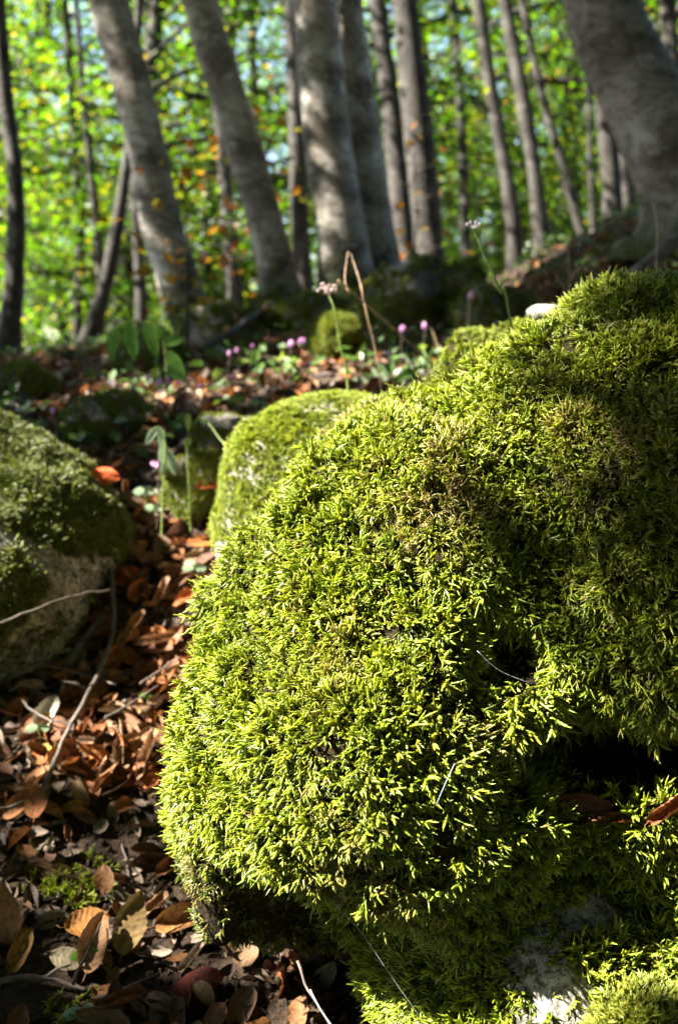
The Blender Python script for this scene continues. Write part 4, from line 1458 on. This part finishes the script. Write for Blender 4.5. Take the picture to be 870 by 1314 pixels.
twig([(232, 692), (240, 665), (246, 640)], 0.005, 'pale sunlit stick on the bright grit between the rocks', 'twig_pale', 0.012, 'stick', cat='stick')
twig([(180, 905), (215, 880), (232, 868)], 0.0024, 'fine twig under the pale curled leaf', lift=0.03)
twig([(135, 950), (170, 930), (205, 905)], 0.0022, 'fine dark twig above the flat brown leaf', lift=0.03)
twig([(380, 1236, 1.02), (400, 1275, 1.0), (428, 1325, 0.98)], 0.0016, 'thin pale root hanging below the lip of the boulder', 'twig')
twig([(905, 285, 2.7), (862, 312, 2.65), (826, 342, 2.6), (785, 372, 2.55), (765, 395, 2.55)], 0.020, 'grey weathered root slanting behind the crest of the boulder', 'root_bark', name='tree_root', cat='root')
twig([(265, 448, 3.6), (300, 425, 3.7), (330, 402, 3.9), (350, 388, 4.1)], 0.014, 'dark fallen branch between the feet of the leaning grey trunks', lift=0.05, name='fallen_branch', cat='branch')


def blade(mb, p, d, L, W, droop=0.3, n=6, seed=0):
    """a narrow leaf with a fold along the middle"""
    s = np.linspace(0, 1, n)
    d = d / np.linalg.norm(d)
    side = np.cross(d, np.array((0.05, -1.0, 0.1)))
    side /= np.linalg.norm(side) + 1e-9
    c = p + L * s[:, None] * d + L * droop * (s[:, None] ** 2) * np.array((0, 0, -1.0))
    w = W * np.sin(np.pi * np.clip(0.06 + 0.94 * s, 0, 1)) ** 0.7
    nrm = np.cross(side, d)
    V = np.vstack([c - side * w[:, None] + nrm * w[:, None] * 0.25, c, c + side * w[:, None] + nrm * w[:, None] * 0.25])
    Q = [(i, i + 1, n + i + 1, n + i) for i in range(n - 1)] + [(n + i, n + i + 1, 2 * n + i + 1, 2 * n + i) for i in range(n - 1)]
    mb.add(V, None, Q)


def plant_base(px, py, d):
    p = at(px, py, d)
    p[2] = min(p[2], float(ground_z(p[0], p[1])))
    return p


def bloom_mesh():
    mb = MB()
    n = 6
    for k in range(5):
        a = k * 2 * math.pi / 5
        s = np.linspace(0, 1, n)
        c = np.stack([np.cos(a) * 0.30 * np.sin(s * 2.6), np.sin(a) * 0.30 * np.sin(s * 2.6), -0.18 * np.sin(s * 3.1) + s * 0.95], 1)
        side = np.array((-math.sin(a), math.cos(a), 0)) * 1.0
        w = 0.20 * np.sin(np.pi * np.clip(0.12 + 0.85 * s, 0, 1)) ** 0.8
        tw = 0.5 * s
        sd = side * np.cos(tw)[:, None] + np.array((math.cos(a), math.sin(a), 0)) * np.sin(tw)[:, None]
        V = np.vstack([c - sd * w[:, None], c, c + sd * w[:, None]])
        Q = [(i, i + 1, n + i + 1, n + i) for i in range(n - 1)] + [(n + i, n + i + 1, 2 * n + i + 1, 2 * n + i) for i in range(n - 1)]
        mb.add(V, None, Q)
    ph = np.linspace(0, np.pi, 5)
    mb.tube(np.stack([0 * ph, 0 * ph, -0.16 + 0.05 * ph], 1), 0.14 * np.sin(np.clip(ph, 0.2, 2.9)), 6)
    return mb


BLOOM = bloom_mesh().mesh('bloom', M['petal'])
CYC = [(204, 496, 2.35, 'pink cyclamen bloom, left one of the touching pair on the slope'), (214, 492, 2.37, 'pink cyclamen bloom, right one of the touching pair on the slope'),
       (229, 493, 2.5, 'small pink cyclamen bloom right of the touching pair'), (259, 499, 2.2, 'bright lilac cyclamen bloom beside a white speck on the slope'),
       (294, 456, 2.9, 'pink cyclamen bloom, first of three below the leaning trunks'), (305, 452, 2.9, 'pink cyclamen bloom, middle of three below the leaning trunks'), (324, 446, 3.0, 'pale pink cyclamen bloom, last of three below the leaning trunks'),
       (372, 444, 2.7, 'large magenta cyclamen bloom below the second leaning trunk'), (384, 440, 2.7, 'magenta cyclamen bloom touching the large one'), (394, 470, 2.6, 'small pink cyclamen bloom near the umbel stalk foot'),
       (298, 488, 2.6, 'purple cyclamen bloom alone in mid slope'), (203, 598, 1.95, 'purple cyclamen bloom low beside the dark stick'), (69, 531, 2.3, 'lilac cyclamen bloom behind the left rock'),
       (190, 488, 2.6, 'faint lilac cyclamen bloom left of the touching pair'),
       (515, 425, 3.0, 'dim purple cyclamen bloom below the long mossy rock'), (545, 421, 3.0, 'dim purple cyclamen bloom further right below the long mossy rock'), 
       (602, 382, 3.0, 'dim pink cyclamen bloom right of the long mossy rock'), (511, 362, 3.4, 'faint purple cyclamen bloom in front of the long mossy rock'), ]
rc = np.random.default_rng(5)
for px, py, d, lab in CYC:
    p = at(px, py, d)
    g = float(ground_z(p[0], p[1]))
    b = np.array((p[0] + rc.normal() * 0.01, p[1] + 0.01, min(g, p[2] - 0.03)))
    root = thing('cyclamen_flower', b, lab, 'flower', 'cyclamen on the slope')
    mb = MB()
    mb.tube(spline([(0, 0, -0.01), (p - b) * np.array((0.6, 0.6, 0.6)), (p - b) + np.array((0.004, 0, 0.006)), (p - b) + np.array((0.0, 0, -0.001))], 10), 0.0011, 5)
    obj('stem', mb.mesh('stem', M['twig']), root)
    o = obj('bloom', BLOOM, root)
    o.location = p - b
    o.scale = (0.016 * rc.uniform(0.7, 1.25),) * 3
    o.rotation_euler = (rc.normal() * 0.4, rc.normal() * 0.4, rc.uniform(0, 6))


def seedling(p, h, L, label, mat='herb', n=2, stem='stalk_green'):
    root = thing('seedling', p, label, 'seedling')
    mb = MB()
    mb.tube(spline([(0, 0, -0.01), (0.003, 0, h * 0.5), (0.0, 0, h)], 6), 0.0010, 5)
    obj('stem', mb.mesh('stem', M[stem]), root)
    for k in range(n):
        a = 0.4 + k * 2 * math.pi / n
        mb = MB()
        blade(mb, np.array((0, 0, h)), np.array((math.cos(a), 0.5 * math.sin(a) - 0.3, 0.35)), L, L * 0.36, 0.25)
        obj('leaf', mb.mesh('leaf', M[mat]), root)


for px, py, h, L, lab, mt in ((250, 752, 0.028, 0.024, 'pale sunlit seedling against the edge of the boulder moss', 'herb_pale'), (112, 1250, 0.022, 0.020, 'green two-leaved seedling among the leaves at the bottom left', 'herb'),
                              (106, 1316, 0.014, 0.024, 'blue-green seedling leaf cut by the bottom edge', 'herb_pale'), (86, 850, 0.018, 0.014, 'tiny green seedling at the foot of the left rock', 'herb_pale'),
                              (186, 655, 0.034, 0.024, 'whitish seedling at the tip of the left rock', 'herb_pale'), (198, 668, 0.022, 0.022, 'whitish seedling on the grit just below its neighbour', 'herb_pale'),
                              (118, 905, 0.016, 0.012, 'tiny bright green sprout by the long twig', 'herb'), (188, 905, 0.014, 0.012, 'tiny bright green sprout right of the flat brown leaf', 'herb'),
                              (256, 672, 0.030, 0.020, 'small green seedling beside the sunlit stick', 'herb'), (50, 962, 0.03, 0.02, 'faint pale seedling beside the bleached cream leaf', 'herb_pale')):
    p, _ = hit_ground(px, py)
    seedling(p, h, L, lab, mt, 2 if py != 752 else 4)


def herb(pts, rad, label, name, leaves=(), mat='stalk_green', leafmat='herb', head=None, cat='plant', headmat='seedhead'):
    """stem through view points (px,py,depth) from the foot up; leaves: (frac, dx, dy, dz, length, half width)"""
    P = np.array([at(*q) for q in pts])
    g = float(ground_z(P[0, 0], P[0, 1]))
    if P[0, 2] > g:
        dn = P[0] - P[1]
        dn = dn / max(abs(dn[2]), 1e-3) * np.array((0.5, 0.5, 1))
        P = np.vstack([P[0] + dn * (P[0, 2] - g + 0.01), P])
    base = P[0].copy()
    C = spline(P - base, 7 * len(P))
    root = thing(name, base, label, cat)
    mb = MB()
    mb.tube(C, np.linspace(rad, rad * 0.6, len(C)), 6, jit=0.12, seed=2)
    obj('stem', mb.mesh('stem', M[mat]), root)
    for f, dx, dy, dz, L, W in leaves:
        mb = MB()
        blade(mb, C[int(f * (len(C) - 1))], np.array((dx, dy, dz), float), L, W, 0.35)
        obj('leaf', mb.mesh('leaf', M[leafmat]), root)
    if head:
        n, R, cr = head
        mb = MB()
        r = np.random.default_rng(n)
        for k in range(n):
            a = k * 2.4
            rr = R * math.sqrt((k + 0.5) / n)
            q = C[-1] + np.array((math.cos(a) * rr, math.sin(a) * rr, R * 0.9 - 0.5 * rr + r.normal() * R * 0.15))
            mb.tube(np.array([C[-1], (C[-1] + q) / 2 + np.array((0, 0, -R * 0.1)), q]), [0.0007, 0.0006, 0.0006], 4)
            ph = np.linspace(0.25, np.pi - 0.25, 4)
            mb.tube(q + np.stack([0 * ph, 0 * ph, -np.cos(ph) * cr], 1), np.sin(ph) * cr, 6)
        obj('seed_head', mb.mesh('seed_head', M[headmat]), root)
    return root


herb([(446, 492, 1.9), (436, 440, 1.88), (430, 400, 1.86), (422, 378, 1.86)], 0.0021, 'greenish stalk topped by a pale dry umbel in front of the tree feet', 'umbel_stalk', head=(18, 0.018, 0.0030))
herb([(489, 500, 1.95), (482, 450, 1.93), (470, 400, 1.9), (462, 362, 1.9), (450, 325, 1.92)], 0.0017, 'tall thin reddish dry stalk leaning left above the pale tuft', 'dry_stalk', mat='stalk_dry')
herb([(463, 384, 1.9), (450, 378, 1.89), (443, 362, 1.89), (444, 340, 1.89), (447, 323, 1.89)], 0.0014, 'bent dry tendril looping off the tall reddish stalk', 'dry_tendril', mat='stalk_dry')
herb([(656, 420, 1.5), (642, 375, 1.5), (622, 330, 1.5), (607, 294, 1.5)], 0.0021, 'slender green stalk with a small white bud head above the boulder crest', 'flower_stalk', head=(6, 0.010, 0.0024), headmat='petal_white',
     leaves=((0.55, 0.5, 0, 0.8, 0.03, 0.0016),))
herb([(735, 425, 2.3), (731, 360, 2.3), (728, 318, 2.3)], 0.0015, 'pinkish dry stalk standing behind the boulder crest', 'dry_stalk', mat='stalk_dry', leaves=((0.7, 0.4, 0, 0.8, 0.05, 0.003), (0.5, -0.4, 0, 0.8, 0.05, 0.003)), leafmat='stalk_dry')
herb([(842, 330, 2.0), (842, 290, 2.0), (838, 262, 2.0)], 0.0015, 'pale dry stalk in front of the massive trunk foot', 'dry_stalk', mat='stalk_dry')
herb([(508, 500, 2.15), (503, 485, 2.15), (498, 455, 2.15)], 0.0016, 'white flower rising from the pale leafy tuft', 'white_flower', head=(5, 0.006, 0.006), headmat='petal_white', cat='flower')
root = thing('leafy_tuft', hit_ground(503, 496)[0], 'bright pale tuft of strap leaves glowing in the sun beside the boulder', 'plant')
for k, (dx, dz, L, W, mt) in enumerate([(0.9, 0.75, 0.115, 0.005, 'herb'), (0.55, 0.9, 0.09, 0.005, 'herb_pale'), (-0.6, 0.9, 0.08, 0.005, 'herb_pale'), (0.1, 1, 0.085, 0.005, 'herb_pale'), (-0.9, 0.4, 0.085, 0.006, 'herb_pale'), (0.9, 0.35, 0.07, 0.007, 'herb_pale'), (-0.35, 0.6, 0.06, 0.008, 'herb_pale'), (0.4, 0.4, 0.06, 0.008, 'herb_pale'), (-1.0, 0.15, 0.07, 0.006, 'herb'), (0.0, 0.5, 0.05, 0.009, 'herb_pale')]):
    mb = MB()
    blade(mb, np.array((0.012 * (k % 3 - 1), 0, 0.0)), np.array((dx, -0.3 + 0.1 * (k % 5), dz)), L * 1.35, W * 1.5, 0.25, 7)
    obj('leaf', mb.mesh('leaf', M[mt]), root)
herb([(215, 500, 2.55), (212, 450, 2.55), (200, 420, 2.55), (170, 412, 2.55), (140, 425, 2.52)], 0.0026, 'young plant with broad drooping green leaves left of the big trunks', 'broadleaf_plant',
     leaves=((0.95, -0.3, -0.1, -1, 0.06, 0.013), (0.85, 0.2, -0.2, -1, 0.07, 0.017), (0.72, 0.5, -0.2, -0.9, 0.07, 0.017), (0.5, -0.1, -0.1, 1, 0.05, 0.013), (0.45, 0.7, -0.2, 0.5, 0.06, 0.014), (0.4, 0.8, -0.2, -0.6, 0.06, 0.016), (0.3, 0.9, 0, -0.2, 0.05, 0.014)))
herb([(242, 610, 2.0), (240, 575, 2.0), (242, 545, 2.0)], 0.0014, 'thin stem with a yellow-green upright leaf above the mossy stone', 'small_herb', leaves=((0.95, 0.05, 0, 1, 0.045, 0.006), (0.7, 0.1, 0, 1, 0.03, 0.007)), leafmat='stalk_green')
herb([(210, 600, 1.95), (212, 575, 1.95), (208, 552, 1.95), (200, 548, 1.95)], 0.0014, 'drooping herb with a pale hooded leaf and green pods', 'small_herb', leaves=((0.95, -0.3, 0, -0.3, 0.03, 0.007), (0.8, 0.1, -0.1, -1, 0.03, 0.007), (0.6, -0.1, 0, -1, 0.045, 0.009), (0.5, 0.5, 0, -1, 0.04, 0.009)), leafmat='herb_pale')
herb([(296, 590, 1.9), (280, 560, 1.92), (262, 535, 1.95)], 0.0014, 'thin green stem leaning left in front of the flat dark stone', 'small_herb', leaves=((0.9, -0.6, 0, 0.5, 0.02, 0.003),))

# dry grasses along the foot of the trees
rg = np.random.default_rng(19)
for k, (px, py, d, n, L, lab) in enumerate([(592, 412, 2.9, 14, 0.16, 'tuft of dry straw-coloured grass right of the long mossy rock'), (545, 430, 2.6, 8, 0.15, 'thin tuft of dry grass below the long mossy rock'), (612, 405, 3.2, 12, 0.17, 'dry grass tuft behind the slender green stalk'),
                                            (700, 392, 3.4, 10, 0.16, 'dry grass tuft under the parallel pair of trunks'), (755, 372, 3.2, 10, 0.2, 'dry grass tuft beside the weathered root'), (860, 320, 2.9, 12, 0.2, 'dry grass tuft at the foot of the massive trunk')]):
    p = plant_base(px, py, d)
    root = thing('grass_tuft', p, lab, 'grass', 'dry grass tufts')
    for q in range(n):
        mb = MB()
        blade(mb, np.array((rg.normal() * 0.03, rg.normal() * 0.02, 0)), np.array((rg.normal() * 0.35, rg.normal() * 0.2, 1)), L * rg.uniform(0.6, 1.2), 0.0022, 0.25, 6)
        obj('blade', mb.mesh('blade', M['stalk_dry' if q % 3 else 'stalk_green']), root)

# low herbs scattered over the slope
n = 900
x, y = rg.uniform(-3.5, 2.5, n), 2.3 + 6 * rg.random(n) ** 1.6
P0 = np.stack([x, y, ground_z(x, y)], 1)
P0 = P0[free_of_rocks(P0) & (noise(P0, 1.1, 6) > -0.25)]
Pq = np.repeat(P0, 9, 0) + np.stack([rg.normal(size=9 * len(P0)) * 0.045, rg.normal(size=9 * len(P0)) * 0.045, 0.02 + 0.05 * rg.random(9 * len(P0))], 1)
obj('ground_herbs', leaves_mesh('ground_herbs', Pq, np.array((0, -0.3, 1.0)) + 0.5 * rg.normal(size=Pq.shape), rg.normal(size=Pq.shape), rg.uniform(0.02, 0.045, len(Pq)), M['herbs']), kind='stuff', label='low green herbs growing through the litter on the slope', cat='herbs')

# little moss tufts growing on the soil
for px, py, n, R, lab in ((105, 1150, 70, 0.035, 'larger dark green moss tuft on the soil in the lower left'), (65, 1142, 30, 0.02, 'smaller moss tuft left of the larger one'), (125, 1122, 24, 0.018, 'bright little moss tuft above the larger one'), (88, 1300, 26, 0.022, 'moss tuft by the twig in the bottom left corner')):
    c, _ = hit_ground(px, py)
    a, q = rg.uniform(0, 6.28, n), R * np.sqrt(rg.random(n))
    P = np.stack([c[0] + q * np.cos(a), c[1] + q * np.sin(a), np.zeros(n)], 1)
    P[:, 2] = ground_z(P[:, 0], P[:, 1])
    root = thing('moss_tuft', c, lab, 'moss')
    o = scatter('moss_shoots', P, rot_from_axes(np.stack([np.cos(a) * q / R, np.sin(a) * q / R, np.ones(n) * 0.8], 1) + 0.3 * rg.normal(size=(n, 3)), rg), rg.uniform(0.5, 0.8, n), rg.integers(0, 10, n), FRONDS, None, {'tint': np.full(n, 0.1)}, kind='stuff')
    local_child(o, root)

# spider silk
for pts, rad, lab in (([(583, 980, 0.87), (570, 1008, 0.865), (559, 1034, 0.87)], 0.00016, 'short bluish spider thread glinting on the front moss'),
                      ([(418, 1150, 0.93), (460, 1192, 0.92), (500, 1250, 0.92), (548, 1318, 0.92)], 0.00018, 'long spider thread along the mossy lip above the dark hollow'),
                      ([(398, 1270, 0.99), (412, 1296, 0.985), (430, 1322, 0.98)], 0.0007, 'bluish web strand beside the thin pale root'),
                      ([(612, 835, 0.9), (640, 860, 0.9), (688, 880, 0.9)], 0.0001, 'faint spider thread across the small dark hole in the moss')):
    P = np.array([at(*q) for q in pts])
    mb = MB()
    mb.tube(spline(P - P[0], 12), rad, 5)
    tag(obj('spider_thread', mb.mesh('spider_thread', M['silk']), loc=P[0]), lab, 'spider thread')
